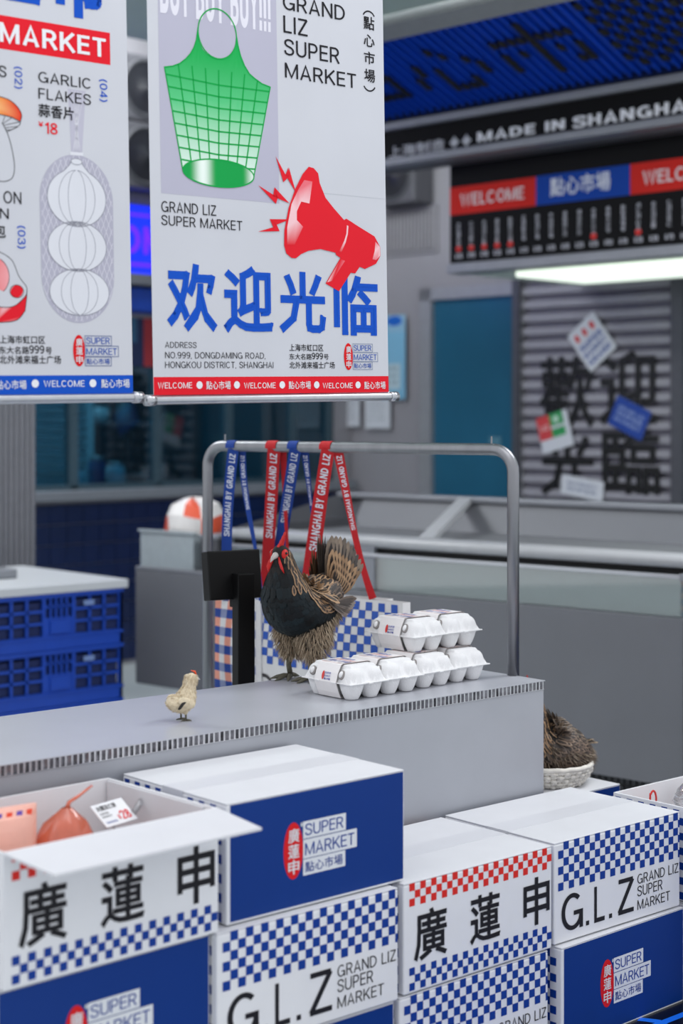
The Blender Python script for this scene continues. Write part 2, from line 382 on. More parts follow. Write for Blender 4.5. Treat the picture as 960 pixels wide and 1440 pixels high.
# roller shutter: corrugated slats as one body
b = MB(); n = 30; z0 = .0; z1 = 1.95; p = (z1 - z0) / 28
for i in range(28):
    z = z0 + i * p
    for (ya, za), (yb, zb) in (((1.0, z), (1.0, z + p * .48)), ((1.0, z + p * .48), (1.022, z + p * .56)), ((1.022, z + p * .56), (1.022, z + p * .92)), ((1.022, z + p * .92), (1.0, z + p))):
        b.face([(-.37, ya, za), (.555, ya, za), (.555, yb, zb), (-.37, yb, zb)])
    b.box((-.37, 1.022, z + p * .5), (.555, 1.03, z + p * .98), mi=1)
sfr = struct('door_2', b, [mat('shutter_slat_grey', hx('#a3a1aa'), .5, .15, var=.05), mat('shutter_slat_shade', hx('#8d8a9c'), .5, .3)], G0, az(GA))  # second material is a shaded copy of the slat grey, for the grooves
b = MB()
gf = lambda u, v, w: (u, .994 - w, v)
for s, bx in (('歡', (-.255, 1.185, .085, 1.555)), ('迎', (.12, 1.2, .465, 1.575)), ('光', (-.245, .84, .09, 1.16)), ('臨', (.135, .86, .475, 1.19))):
    text(b, gf, s, bx, INK, bold=.016)
struct('shutter_lettering', b, mat('black_shutter_paint', hx('#08080a'), .5), parent=sfr)
b = MB(); b.box((.555, .96, 0), (.625, 1.1, 1.98)); b.box((-.415, .97, 0), (-.37, 1.1, 1.98)); struct('trim_3', b, mat('grey_post', hx('#57585f'), .45, .4), G0, az(GA))
b = MB(); b.box((.625, 1.0, 0), (2.6, 1.05, 1.95)); struct('door_3', b, MATS['teal_door'], G0, az(GA))
# ribbed panel strip on the door wall
b = MB()
for i in range(14): b.box((-1.34 + i * .026, .99, 2.17), (-1.34 + i * .026 + .017, 1.02, 2.39), cf=.003)
b.box((-1.36, 1.005, 2.15), (-.96, 1.025, 2.41)); struct('trim_4', b, mat('pale_ribbed_panel', hx('#8d8b90'), .5), G0, az(GA))
# ribbed column at the far left
b = MB()
for i in range(9):
    b.tube([(i * .026, 0, 0), (i * .026, 0, 2.6)], .014, 8)
b.box((-.01, 0, 0), (.22, .2, 2.6))
c0 = px(-16, 700, Y=6.75); struct('column_1', b, mat('ribbed_column_grey', hx('#7f8086'), .5, .2), (c0.x, c0.y, 0), az(48))

# ------------------------------------------------------------------ banners
BA, BPHI = 48.0, R(1.2)
bd, bz = dvec(BA), Vector((0, 0, 1))
BU = math.cos(BPHI) * bd + math.sin(BPHI) * bz; BV = -math.sin(BPHI) * bd + math.cos(BPHI) * bz
BN = BU.cross(BV) * 1.0                       # faces the viewer's side
if BN.y > 0: BN = -BN
GREY = hx('#b4b3c3'); BBLUE = hx('#0f50bd'); BRED = hx('#df1a2a'); CLOTH = hx('#c8cad0'); GREEN = hx('#05a046')
def fr_local(u, v, w): return (u, -.0006 - w, v)
def place_banner(o, origin):
    x = BU; z = BV; y = z.cross(x)
    m = Matrix((x, y, z)).transposed().to_4x4(); m.translation = origin; o.matrix_world = m
def banner_rod(mb, x0, x1, z):
    mb.tube([(x0, 0, z), (x0 + .006, 0, z), (x1 - .006, 0, z), (x1, 0, z)], [.0085] * 4, 16)
    for x in (x0, x1 - .016): mb.tube([(x - .002, 0, z), (x + .018, 0, z)], .0105, 16)
def marquee(mb, fr, items, col):
    for it in items:
        if it[0] == 'dot': mb.ell(fr, it[1], it[2], .0072, .0072, WHITE, .0008, 24)
        else: text(mb, fr, it[0], it[1:], WHITE, t=.12, bold=.012)
# --- the basket and megaphone banner
ban = thing('hanging_banner', (0, 0, 0), 0, 'white hanging banner printed with a green net bag and a red megaphone', 'banner', 'banners hanging over the counter')
place_banner(ban, Vector((-.3474, 3.0, 1.2751)))
m = MB(); m.box((0, -.0006, 0), (.6, .0006, 1.5), CLOTH); fr = fr_local
m.rect(fr, .0243, .375, .3098, .86, GREY, .0002)
text(m, fr, 'BUY BUY BUY!!!', (.0287, .709, .2945, .802), hx('#dedde6'), t=.2, w=.0004, gap=.1)
m.rect(fr, 0, 0, .6, .0335, BRED, .0002)
marquee(m, fr, [('WELCOME', .009, .0113, .0877, .0241), ('dot', .1053, .018), ('點心市場', .1209, .0095, .18, .0255), ('dot', .1952, .0177), ('WELCOME', .2127, .0098, .2919, .0226), ('dot', .3092, .017),
                ('點心市場', .3255, .0083, .3837, .0243), ('dot', .3995, .0164), ('WELCOME', .4157, .0082, .4975, .021), ('dot', .5126, .0156), ('點心市場', .5296, .0066, .5905, .0226)], WHITE)
# net bag
tl = [(.0366, .6097), (.0560, .6140), (.0724, .6211), (.0870, .632), (.0977, .6433), (.1060, .656), (.1115, .670), (.1160, .694), (.1185, .668), (.1260, .655), (.1356, .6475), (.1500, .6415), (.162, .640), (.1760, .6420), (.188, .6475), (.1970, .656), (.2040, .668), (.2080, .692), (.2120, .672), (.2180, .653), (.2270, .636), (.2390, .6215), (.2519, .6141), (.2700, .606), (.2907, .602)]
def pw(tab, u):
    for (a, b), (c, d) in zip(tab, tab[1:]):
        if a <= u <= c: return b + (d - b) * (u - a) / max(c - a, 1e-9)
    return tab[0][1] if u < tab[0][0] else tab[-1][1]
def side_l(v): return .0366 + (.6097 - v) / (.6097 - .4225) * (.0745 - .0366)
def side_r(v): return .2907 - (.602 - v) / (.602 - .4225) * (.2907 - .2455)
def bag_bot(u):
    if u < .0745: return .6097 - (u - .0366) / (.0745 - .0366) * (.6097 - .4225)
    if u > .2455: return .602 - (.2907 - u) / (.2907 - .2455) * (.602 - .4225)
    return .4225
us = sorted(set([a for a, _ in tl] + [.0366 + i * .00635 for i in range(41)] + [.0745, .2455]))
PALE = hx('#d7eadf'); MIDG = hx('#59c482')
def bagcol(v):
    t = (v - .43) / (.66 - .43); t = max(0, min(1, t))
    return mixc(PALE, MIDG, min(1, t * 1.9)) if t < .52 else mixc(MIDG, hx('#14a84f'), min(1, (t - .52) * 2.4))
for a, c in zip(us, us[1:]):
    if c - a < 1e-5: continue
    t0, t1, b0, b1 = pw(tl, a), pw(tl, c), bag_bot(a), bag_bot(c)
    for k in range(8):
        q0, q1 = k / 8, (k + 1) / 8
        P = [(a, b0 + (t0 - b0) * q0), (c, b1 + (t1 - b1) * q0), (c, b1 + (t1 - b1) * q1), (a, b0 + (t0 - b0) * q1)]
        m.poly(fr, P, [bagcol(v) for _, v in P], .0005)
for i in range(1, 8):                         # net: uprights fan in towards the foot
    q = i / 8; ut = .0366 + (.2907 - .0366) * q; ub = .0745 + (.2455 - .0745) * q
    m.line(fr, [(ub, .43), (ut + (ub - ut) * .0, min(pw(tl, ut), .62))], .0030, GREEN, .0008)
for i in range(8):
    v = .593 - i * .0222
    m.line(fr, [(side_l(v), v + .004), ((side_l(v) + side_r(v)) / 2, v - .002), (side_r(v), v)], .0030, GREEN, .0008)
m.line(fr, [(side_l(.4225), .4225), (.0366, .6097)] + tl[1:8], .0026, GREEN, .0008); m.line(fr, [(side_r(.4225), .4225), (.2907, .602)] + tl[::-1][1:8], .0026, GREEN, .0008)
m.line(fr, arc(.162, .6885, .0462, .0475, 0, 360, 40), .0026, GREEN, .0009, True)
n = 40                                        # shiny oval foot, printed as a banded gradient
for i in range(n):
    x0, x1 = -1 + 2 * i / n, -1 + 2 * (i + 1) / n
    sh = lambda x: mixc(hx('#0f9c48'), hx('#eef7f0'), max(0, math.cos((x + .45) * 4.2)) ** 2 * .95)
    y0, y1 = math.sqrt(max(0, 1 - x0 * x0)), math.sqrt(max(0, 1 - x1 * x1))
    P = [(.160 + .0855 * x0, .4225 - .026 * y0), (.160 + .0855 * x1, .4225 - .026 * y1), (.160 + .0855 * x1, .4225 + .026 * y1), (.160 + .0855 * x0, .4225 + .026 * y0)]
    m.poly(fr, P, [sh(x0), sh(x1), sh(x1), sh(x0)], .0010)
m.line(fr, arc(.160, .4225, .0855, .026, 0, 360, 48), .0026, GREEN, .0012, True)
# name, vertical name, address
text(m, fr, 'GRAND', (.3266, .7595, .492, .793), INK, t=.115)
text(m, fr, 'LIZ', (.327, .7143, .3905, .748), INK, t=.115); text(m, fr, 'SUPER', (.328, .6698, .4755, .7027), INK, t=.115); text(m, fr, 'MARKET', (.329, .6245, .5205, .6577), INK, t=.115)
for c, v0, v1 in (('點', .7515, .779), ('心', .716, .742), ('市', .6805, .7065), ('場', .643, .670)): text(m, fr, c, (.5435, v0, .574, v1), INK, bold=.012)
m.line(fr, arc(.559, .772, .018, .018, 150, 30, 12), .003, INK); m.line(fr, arc(.558, .643, .018, .018, 210, 330, 12), .003, INK)
text(m, fr, 'GRAND LIZ', (.0238, .340, .152, .3622), INK, t=.11); text(m, fr, 'SUPER MARKET', (.0234, .3152, .2148, .336), INK, t=.11)
for c, bx in (('欢', (.0326, .1185, .1505, .2475)), ('迎', (.1656, .118, .2895, .2485)), ('光', (.3045, .1195, .428, .2425)), ('临', (.449, .117, .572, .241))): text(m, fr, c, bx, BBLUE, bold=.026, w=.0005)
text(m, fr, 'ADDRESS', (.0269, .0878, .0998, .0999), INK, t=.1); text(m, fr, 'NO.999, DONGDAMING ROAD,', (.0266, .067, .2673, .0812), INK, t=.1); text(m, fr, 'HONGKOU DISTRICT, SHANGHAI', (.0262, .0487, .2873, .0632), INK, t=.1)
text(m, fr, '上海市虹口区', (.3293, .084, .4188, .0982), INK, bold=.008); text(m, fr, '东大名路999号', (.3289, .067, .4328, .081), INK, bold=.008); text(m, fr, '北外滩来福士广场', (.3286, .049, .4491, .063), INK, bold=.008)
logo(m, fr, .4872, .0738, .575, outline=hx('#8d97ae'), ink=hx('#2a55ad'))
# megaphone
HORN = [(.3875, .454), (.4004, .4521), (.4121, .4426), (.4157, .4235), (.431, .3947), (.4527, .3752), (.4807, .3528), (.4869, .3562), (.5216, .3416), (.5652, .3241), (.5805, .3034), (.5814, .2849), (.5683, .2673), (.5365, .2552), (.522, .2592), (.5092, .245), (.4969, .246), (.4634, .2069), (.4274, .2214), (.4689, .2751), (.4568, .2806), (.4557, .285), (.4149, .2906), (.3832, .2854), (.3634, .2777), (.3497, .2688), (.3381, .2691), (.3248, .2773), (.3194, .2932), (.3208, .3225), (.3324, .3672), (.3506, .4067), (.3707, .4378)]
m.poly(fr, HORN, BRED, .0012)
LR = hx('#f3c6ca'); MR = hx('#e8707a')
hl = [([(.3744, .4262), (.3959, .4249), (.3871, .3803), (.3656, .3827), (.3583, .4058)], [MR, MR, LR, LR, MR]), ([(.3583, .4058), (.3656, .3827), (.3536, .3627), (.3403, .3766)], [MR, LR, LR, LR]), ([(.3403, .3766), (.3536, .3627), (.3532, .345), (.3278, .3288)], [LR, LR, LR, LR]),
      ([(.3278, .3288), (.3532, .345), (.3693, .3327), (.3463, .2945), (.327, .2936)], [LR, LR, MR, BRED, BRED]),
      ([(.4878, .3427), (.4919, .3414), (.4900, .3250), (.4858, .3250)], [LR] * 4), ([(.4858, .3250), (.49, .325), (.4838, .3076), (.4798, .3104)], [LR] * 4), ([(.4798, .3104), (.4838, .3076), (.4711, .2858), (.465, .287)], [LR, LR, BRED, BRED]),
      ([(.5671, .3135), (.5796, .3033), (.5805, .2848), (.5684, .275), (.5579, .2761), (.5646, .2933)], [MR, LR, LR, MR, MR, LR]), ([(.4688, .2721), (.481, .2696), (.4456, .2274), (.4315, .2239)], [BRED, MR, BRED, LR])]
for P, c in hl: m.poly(fr, P, list(c), .0015)
for tri in ([(.3013, .4672), (.3201, .4176), (.3250, .4340)], [(.3250, .4340), (.3201, .4176), (.3333, .4289)], [(.3333, .4480), (.3250, .4310), (.3333, .4289)], [(.3349, .4481), (.3310, .4260), (.3524, .3995)],
            [(.2558, .4069), (.3001, .3733), (.2960, .3900)], [(.2960, .3900), (.3001, .3733), (.3053, .3873)], [(.297, .4062), (.2930, .3880), (.3040, .3870)], [(.297, .4062), (.3010, .3860), (.3353, .3768)],
            [(.2539, .3164), (.3085, .3204), (.2950, .3280)], [(.2950, .3280), (.3085, .3204), (.3012, .3325)], [(.2836, .3425), (.2930, .3260), (.3012, .3325)], [(.2836, .3425), (.2985, .3320), (.3358, .3454)]):
    m.poly(fr, tri, BRED, .0014)
m.rect(fr, .40, .4035, .6, .4043, hx('#bfc2c8'), .0003)  # fold crease in the cloth, painted on as a thin darker line
m.build('banner_fabric', M_FABRIC, ban)
m = MB(); banner_rod(m, -.0165, .622, -.0095); m.build('bottom_rod', M_ALU, ban, True)
m = MB(); banner_rod(m, -.0165, .622, 1.505); m.build('top_rod', M_ALU, ban, True)
for x in (.06, .54):
    m = MB(); m.tube([(x, 0, 1.5), (x, 0, 1.92)], .0015, 6); m.build('hanging_cord', M_STEEL, ban)
# --- the product banner (its right edge is u = 0)
ban = thing('hanging_banner', (0, 0, 0), 0, 'white hanging banner with garlic net, mushroom and blue bottom band', 'banner', 'banners hanging over the counter')
place_banner(ban, Vector((-.3819, 2.969, 1.2769)))
m = MB(); m.box((-.6, -.0006, 0), (0, .0006, 1.5), CLOTH)
m.rect(fr, -.6, 0, 0, .0345, BBLUE, .0002)
marquee(m, fr, [('點心市場', -.284, .0105, -.2235, .0265), ('dot', -.2059, .0203), ('WELCOME', -.1888, .0132, -.1046, .0262), ('dot', -.0869, .0201), ('點心市場', -.0694, .0115, -.0077, .0275), ('dot', -.300, .02)], WHITE)
m.rect(fr, -.565, .5957, -.037, .6538, BRED, .0002); text(m, fr, 'SUPER', (-.53, .605, -.30, .6455), WHITE, t=.16); text(m, fr, 'MARKET', (-.264, .605, -.0465, .6455), WHITE, t=.16)
for c, bx in (('超', (-.33, .675, -.176, .84)), ('市', (-.162, .671, -.043, .84))): text(m, fr, c, bx, BBLUE, bold=.04, w=.0005)
text(m, fr, 'S', (-.2665, .5473, -.2517, .567), INK, t=.12); text(m, fr, '(02)', (-.2375, .531, -.2205, .569), BBLUE, t=.12, rot=-90)
text(m, fr, 'GARLIC', (-.1885, .547, -.0809, .5675), INK, t=.11); text(m, fr, 'FLAKES', (-.1889, .5178, -.0805, .5387), INK, t=.11)
text(m, fr, '蒜香片', (-.1897, .487, -.117, .51), INK, bold=.014); text(m, fr, '¥', (-.1903, .470, -.180, .4786), BRED, t=.14); text(m, fr, '18', (-.177, .4585, -.151, .4786), BRED, t=.14)
text(m, fr, '(04)', (-.0628, .5276, -.0449, .568), BBLUE, t=.12, rot=-90)
NETG = hx('#aeadbc'); GLINE = hx('#8f909c')
m.poly(fr, [(-.1282, .5424), (-.1232, .4283), (-.1009, .4294), (-.091, .5424)], hx('#b9b8c6'), .0002)
body = [(-.1890, .21)] + arc(-.1131, .21, .0759, .0825, 180, 360, 20) + [(-.0368, .345)] + arc(-.1133, .345, .0766, .082, 0, 180, 20)
m.poly(fr, body, NETG, .0003)
import itertools
def inside(u, v):
    if .21 <= v <= .345: return abs(u + .1131) < .075
    return ((u + .1131) / .0755) ** 2 + ((v - (.21 if v < .21 else .345)) / .081) ** 2 < 1
for sgn in (1, -1):                            # net threads
    for k in range(-30, 34):
        pts = []
        for i in range(60):
            v = .13 + i * .0051; u = -.1131 + k * .011 + sgn * (v - .28) * .42
            if inside(u, v): pts.append((u, v))
            elif len(pts) > 1: m.line(fr, pts, .0010, hx('#d5d5dd'), .0004); pts = []
            else: pts = []
        if len(pts) > 1: m.line(fr, pts, .0010, hx('#d5d5dd'), .0004)
for i in range(5):
    m.line(fr, [(-.126 + i * .006, .54), (-.104 - i * .004, .43)], .0008, hx('#d5d5dd'), .0004); m.line(fr, [(-.095 - i * .006, .54), (-.12 + i * .004, .43)], .0008, hx('#d5d5dd'), .0004)
m.line(fr, [(-.126, .4283), (-.0985, .4290)], .006, hx('#d9dae0'), .0006)
def bulb(cx, cy, rx, ry, stem):
    c = hx('#d6d8de'); pts = arc(cx, cy, rx, ry, 0, 360, 40)
    if stem: pts = arc(cx, cy, rx, ry, 62, -242, 40) + spl([(cx - rx * .46, cy + ry * .88), (cx - .014, cy + ry * 1.15), (cx - .0115, cy + ry * 1.27)])[1:] + spl([(cx + .0115, cy + ry * 1.27), (cx + .014, cy + ry * 1.15), (cx + rx * .46, cy + ry * .88)])
    m.poly(fr, pts, c, .0007); m.line(fr, pts, .0011, GLINE, .0009, True)
    for k in (-.62, -.3, .3, .62): m.line(fr, [(cx + rx * k * math.cos(a), cy + ry * .97 * math.sin(a)) for a in (R(-85 + 170 * i / 16) for i in range(17))], .0009, GLINE, .0009)
    if stem: m.ell(fr, cx, cy + ry * 1.27, .0115, .0055, c, .001, 20); m.line(fr, arc(cx, cy + ry * 1.27, .0115, .0055, 0, 360, 20), .0010, GLINE, .0012, True)
bulb(-.1111, .1827, .0622, .0415, False); bulb(-.1142, .2638, .0612, .0445, False); bulb(-.1134, .350, .0612, .051, True)
# mushroom
cap = [(-.345, .47)] + spl([(-.340, .484), (-.318, .506), (-.288, .5155), (-.2644, .513), (-.2471, .5096), (-.2316, .4998), (-.2234, .4868), (-.226, .4743)]) + spl([(-.2425, .4802), (-.265, .4828), (-.295, .483), (-.325, .477)])
cc = [mixc(hx('#f39a4a'), hx('#dd2f1d'), min(1, abs(u + .27) / .038)) for u, v in cap]
cx_, cy_ = -.272, .497
for i in range(len(cap)):
    j = (i + 1) % len(cap); m.face([fr(cx_, cy_, .0006), fr(*cap[i], .0006), fr(*cap[j], .0006)], [hx('#f6b877'), cc[i], cc[j]])
m.line(fr, cap, .0011, INK, .0009, True)
m.line(fr, spl([(-.226, .4743), (-.2269, .4695), (-.2341, .4635), (-.2535, .4539)]), .0011, INK)
for p in ((-.2269, .4740), (-.2425, .4795), (-.2315, .4655), (-.243, .4585), (-.256, .481)): m.line(fr, [(-.2535 - (p[1] - .455) * .3, .456 + (p[1] - .455) * .45), p], .0009, INK)
m.line(fr, spl([(-.262, .469), (-.2518, .4518), (-.2436, .4265), (-.239, .3963), (-.2429, .3775), (-.2535, .3698), (-.2674, .368), (-.29, .37), (-.303, .384), (-.305, .42), (-.298, .465)]), .0011, INK)
# bun row lettering and sliced ham
text(m, fr, 'ON', (-.262, .331, -.2268, .3522), INK, t=.11); text(m, fr, 'N', (-.270, .304, -.2523, .3222), INK, t=.11)
text(m, fr, '包', (-.281, .271, -.2588, .2945), INK, bold=.014); text(m, fr, '(03)', (-.2370, .2544, -.2199, .294), BBLUE, t=.12, rot=-90)
side = spl([(-.33, .16), (-.2719, .1522), (-.2441, .155), (-.2226, .172), (-.2195, .182)]) + [(-.2193, .1721)] + spl([(-.2231, .1473), (-.2399, .1305), (-.2725, .1258), (-.32, .127)])
m.poly(fr, side, [mixc(BRED, hx('#f0c9cc'), max(0, 1 - abs(u + .262) / .016)) for u, v in side], .0003); m.line(fr, side, .0011, INK, .0006, True)
top = spl([(-.34, .235), (-.29, .2465), (-.27, .2459), (-.2471, .2327), (-.2359, .2085), (-.2275, .1975), (-.2199, .1886), (-.2193, .1790), (-.2226, .172), (-.2441, .155), (-.2719, .1522), (-.33, .16)])
m.poly(fr, top, CLOTH, .0005); m.line(fr, top, .0011, INK, .0007)
m.ell(fr, -.2393, .1800, .0130, .0105, BRED, .0008, tilt=.5); m.line(fr, arc(-.2393, .18, .0135, .011, 0, 360, 30), .0010, INK, .0009, True)
inner = arc(-.287, .205, .0335, .034, -50, 60, 14) + [(-.33, .205)]
m.poly(fr, inner, [mixc(hx('#f0b3b6'), BRED, min(1, max(0, (-.245 - u) / .05))) for u, v in inner], .0006); m.line(fr, arc(-.287, .205, .0335, .034, -50, 60, 14), .0010, INK, .0008)
text(m, fr, '上海市虹口区', (-.2745, .0895, -.1845, .1038), INK, bold=.008); text(m, fr, '东大名路999号', (-.2760, .0717, -.171, .0867), INK, bold=.008); text(m, fr, '北外滩来福士广场', (-.2755, .0543, -.1528, .0693), INK, bold=.008)
logo(m, fr, -.1147, .0783, .585, outline=hx('#6f7ba0'), ink=hx('#2a55ad'))
m.build('banner_fabric', M_FABRIC, ban)
m = MB(); banner_rod(m, -.62, .0175, -.0065); m.build('bottom_rod', M_ALU, ban, True)
m = MB(); banner_rod(m, -.62, .0175, 1.505); m.build('top_rod', M_ALU, ban, True)
for x in (-.54, -.06):
    m = MB(); m.tube([(x, 0, 1.5), (x, 0, 1.92)], .0015, 6); m.build('hanging_cord', M_STEEL, ban)

# ------------------------------------------------------------------ printed cartons
CW, CD, CH = .398, .304, .1995
def checks(m, fr, u0, v1, cell, cols, rows, col, odd, umax, skipcols=0):
    for r in range(rows):
        for c in range(cols):
            if (r + c) % 2 == odd:
                a, bq = u0 + c * cell, min(u0 + (c + 1) * cell, umax)
                if bq > a: m.rect(fr, a, v1 - (r + 1) * cell, bq, v1 - r * cell, col, .0004)
def art(m, fr, kind, W, H):
    if kind == 'chars':
        checks(m, fr, .0136, H - .0012, .0137, 28, 3, CHKRED, 0, W - .001)
        checks(m, fr, .0136, .0462, .0137, 28, 3, CHKBLUE, 0, W - .001)
        for c, bx in (('廣', (.0245, .0535, .1085, .145)), ('蓮', (.169, .0535, .251, .1425)), ('申', (.3155, .0545, .391, .1465))): text(m, fr, c, bx, INK, bold=.016)
    elif kind == 'glz':
        checks(m, fr, .0114, H - .0005, .0158, 25, 6, CHKBLUE, 1, W - .002)
        for c, bx in (('G', (.0208, .0195, .0855, .0925)), ('L', (.1196, .0195, .1514, .0915)), ('Z', (.1926, .0195, .2447, .0915))): text(m, fr, c, bx, INK, t=.125)
        for u in (.0945, .1655): m.rect(fr, u, .0195, u + .0095, .0285, INK, .0006)
        for s, u1, v0 in (('GRAND LIZ', .3918, .0712), ('SUPER', .3378, .0453), ('MARKET', .3631, .0178)): text(m, fr, s, (.2557, v0, u1, v0 + .0222), INK, t=.105)
    elif kind == 'logo':
        m.rect(fr, .0065, .0045, W - .003, H - .003, BOXBLUE, .0003)
        logo(m, fr, .1401, .0985, 1.0)
    elif kind == 'checks':
        checks(m, fr, .006, H - .006, .0158, int((W - .01) / .0158), 12, CHKBLUE, 0, W)
BOXES = 'printed cartons stacked in front of the grey counter'
def carton(label, p, ang, front, left='checks', right='checks', open_=False, H=CH, W=CW, D=CD, taped=True, group=BOXES):
    t = thing('carton', (p[0], p[1], p[2]), az(ang), label, 'carton', group)
    FR = {'front': lambda u, v, w: (u, -w, v), 'left': lambda u, v, w: (-w, D - u, v), 'right': lambda u, v, w: (W + w, u, v), 'back': lambda u, v, w: (W - u, D + w, v)}
    m = MB()
    if open_:
        k = .0045
        m.box((0, 0, 0), (W, k, H)); m.box((0, D - k, 0), (W, D, H)); m.box((0, k, 0), (k, D - k, H)); m.box((W - k, k, 0), (W, D - k, H)); m.box((k, k, 0), (W - k, D - k, k))
    else: m.box((0, 0, 0), (W, D, H - .0035), cf=.003)
    art(m, FR['front'], front, W, H - .001); art(m, FR['left'], left, D, H - .001); art(m, FR['right'], right, D, H - .001); art(m, FR['back'], front, W, H - .001)
    m.build('carton_body', M_PRINT, t)
    if not open_:
        for y0, y1 in ((.0006, D / 2 - .0008), (D / 2 + .0008, D - .0006)):
            m = MB(); m.box((.0004, y0, H - .0036), (W - .0004, y1, H - .0004), cf=.0012); m.build('top_flap', M_CARD, t)
        if taped:
            m = MB(); m.box((-.0007, D / 2 - .03, H - .0004), (W + .0007, D / 2 + .03, H)); m.box((-.0008, D / 2 - .03, H - .05), (-.0002, D / 2 + .03, H)); m.box((W + .0002, D / 2 - .03, H - .05), (W + .0008, D / 2 + .03, H)); m.build('packing_tape', M_TAPE, t)
    else:
        L = .13; m = MB()                     # front flap folded outward, level
        m.mesh([(0, 0, H), (W, 0, H), (W - .018, -L, H - .005), (.002, -L, H - .005), (0, 0, H - .004), (W, 0, H - .004), (W - .018, -L, H - .009), (.002, -L, H - .009)], [[0, 3, 2, 1], [4, 5, 6, 7], [0, 1, 5, 4], [1, 2, 6, 5], [2, 3, 7, 6], [3, 0, 4, 7]])
        m.build('front_flap', M_CARD, t)
        for sx in (0, 1):                     # side flaps tucked down inside
            m = MB(); x = .0052 if sx == 0 else W - .0052 - .0035
            m.box((x, .03, H - .09), (x + .0035, D - .008, H - .003)); m.build('side_flap', M_CARD, t)
    return t
G = .0017
def tier(k): return (k - 1) * (CH + G + .0005)
boxA = carton('open white carton with black characters, red check trim and front flap folded outward', (-.4885, 2.3445, tier(3)), 46.6, 'chars', open_=True)
carton('blue carton with white name plates under the open carton', (-.5015, 2.3445, tier(2)), 46.6, 'logo')
carton('plain-topped carton on the floor under the open carton', (-.4985, 2.345, tier(1)), 46.6, 'glz')
carton('closed blue carton with oval red seal, topmost beside the open carton', (-.187, 2.6447, tier(3)), 48.8, 'logo', left='checks')
carton('blue check carton with large black letters, under the topmost blue carton', (-.2009, 2.6124, tier(2)), 49.2, 'glz')
carton('blue carton at floor level below the left black-letter check carton', (-.208, 2.613, tier(1)), 49.2, 'logo')
carton('closed white carton with black characters and red and blue check trim', (.1109, 2.8914, tier(2)), 48.5, 'chars')
carton('blue check carton at floor level under the closed black-character carton', (.1030, 2.885, tier(1)), 48.5, 'glz')
carton('blue check carton with large black letters, topmost at the right end', (.4155, 3.170, tier(2)), 49.0, 'glz')
carton('blue carton with oval seal on the floor at the right end', (.4290, 3.160, tier(1)), 47.6, 'logo')
q = Vector((.517, 3.663, 0)) + dvec(49) * .028 - evec(49) * .405
boxC = carton('open white carton with pale pink inside at the right edge', (q.x, q.y, tier(2)), 49.0, 'logo', open_=True)
carton('check-sided carton under the open carton at the right edge', (q.x, q.y, tier(1)), 49.0, 'glz')
e_, d_ = evec(49), dvec(49)
q = px(872, 1102, z=.36) - d_ * .32
boxW = carton('tall white and blue carton carrying the woven basket behind the counter', (q.x, q.y, 0), 49.0, 'logo', H=.36, W=.32, group=None)

# ------------------------------------------------------------------ display counter (local x to the left of its right end is negative)
CA = 49.1
P0 = Vector((.4525, 3.62, 0)); TOPZ = .648
ctr = thing('display_counter', (P0.x, P0.y, 0), az(CA), 'long grey counter with honeycomb edge behind the stacked cartons', 'counter')
LEN, DEP = 2.0, .40
m = MB(); m.box((-LEN, .0015, 0), (0, DEP, TOPZ - .0205), cf=.0012); m.build('counter_body', M_COUNTER, ctr)
m = MB(); m.box((-LEN, -.002, TOPZ - .0016), (.001, DEP, TOPZ)); m.build('counter_top', mat('counter_top_sheet', hx('#b4b6bd'), .36, .2, var=.05, scale=5), ctr)
m = MB()                                     # honeycomb core: thin folded foil strip between the sheets
zb, zt = TOPZ - .0195, TOPZ - .0016; x = -LEN; i = 0
pts = []
random.seed(3)
while x < 0:
    j = random.uniform(-.0008, .0008)
    pts += [(x + j, -.0005), (x + .0036 + j, -.0005), (x + .0052, .0075), (x + .0096, .0075)]; x += .0118
for (x0, y0), (x1, y1) in zip(pts, pts[1:]):
    m.face([(x0, y0, zb), (x1, y1, zb), (x1, y1, zt), (x0, y0, zt)])
yy = .006
for i in range(int(DEP / .0118)):
    y = i * .0118
    for (y0, x0), (y1, x1) in (((y, -.0005), (y + .0036, -.0005)), ((y + .0036, -.0005), (y + .0052, -.0075)), ((y + .0052, -.0075), (y + .0096, -.0075)), ((y + .0096, -.0075), (y + .0118, -.0005))):
        m.face([(x0, y0, zb), (x1, y1, zb), (x1, y1, zt), (x0, y0, zt)])
m.box((-LEN + .001, .012, zb), (-.012, DEP - .001, zt)); m.box((-LEN, 0, zb - .001), (.0005, DEP, zb))
m.build('honeycomb_core', mat('honeycomb_foil', hx('#c9c9cc'), .22, 1.0, var=.2, scale=90), ctr)

# ------------------------------------------------------------------ steel rail the bags hang from
RT = Vector((.3905, 3.690, 0)); LFT = Vector((-.3505, 4.25, 0)); RZ = 1.1615
rail = thing('bag_rail', (0, 0, 0), 0, 'bent steel tube rail standing by the counter with bags on it', 'rail')
def railp(t, z=RZ): return Vector((RT.x + (LFT.x - RT.x) * t, RT.y + (LFT.y - RT.y) * t, z))
rd = (LFT - RT).normalized(); r_ = .052; path = [Vector((RT.x, RT.y, TOPZ)), Vector((RT.x, RT.y, RZ - r_))]
for k in range(1, 8):
    a = R(90 * k / 8); path.append(RT + rd * (r_ * (1 - math.cos(a))) + Vector((0, 0, RZ - r_ + r_ * math.sin(a))))
path += [RT + rd * r_ + Vector((0, 0, RZ)), LFT - rd * r_ + Vector((0, 0, RZ))]
for k in range(1, 8):
    a = R(90 * k / 8); path.append(LFT - rd * (r_ * (1 - math.sin(a))) + Vector((0, 0, RZ - r_ + r_ * math.cos(a))))
path += [Vector((LFT.x, LFT.y, RZ - r_)), Vector((LFT.x, LFT.y, .0))]
m = MB(); m.tube(path, .0138, 18); m.build('rail_tube', M_STEEL, rail, True)
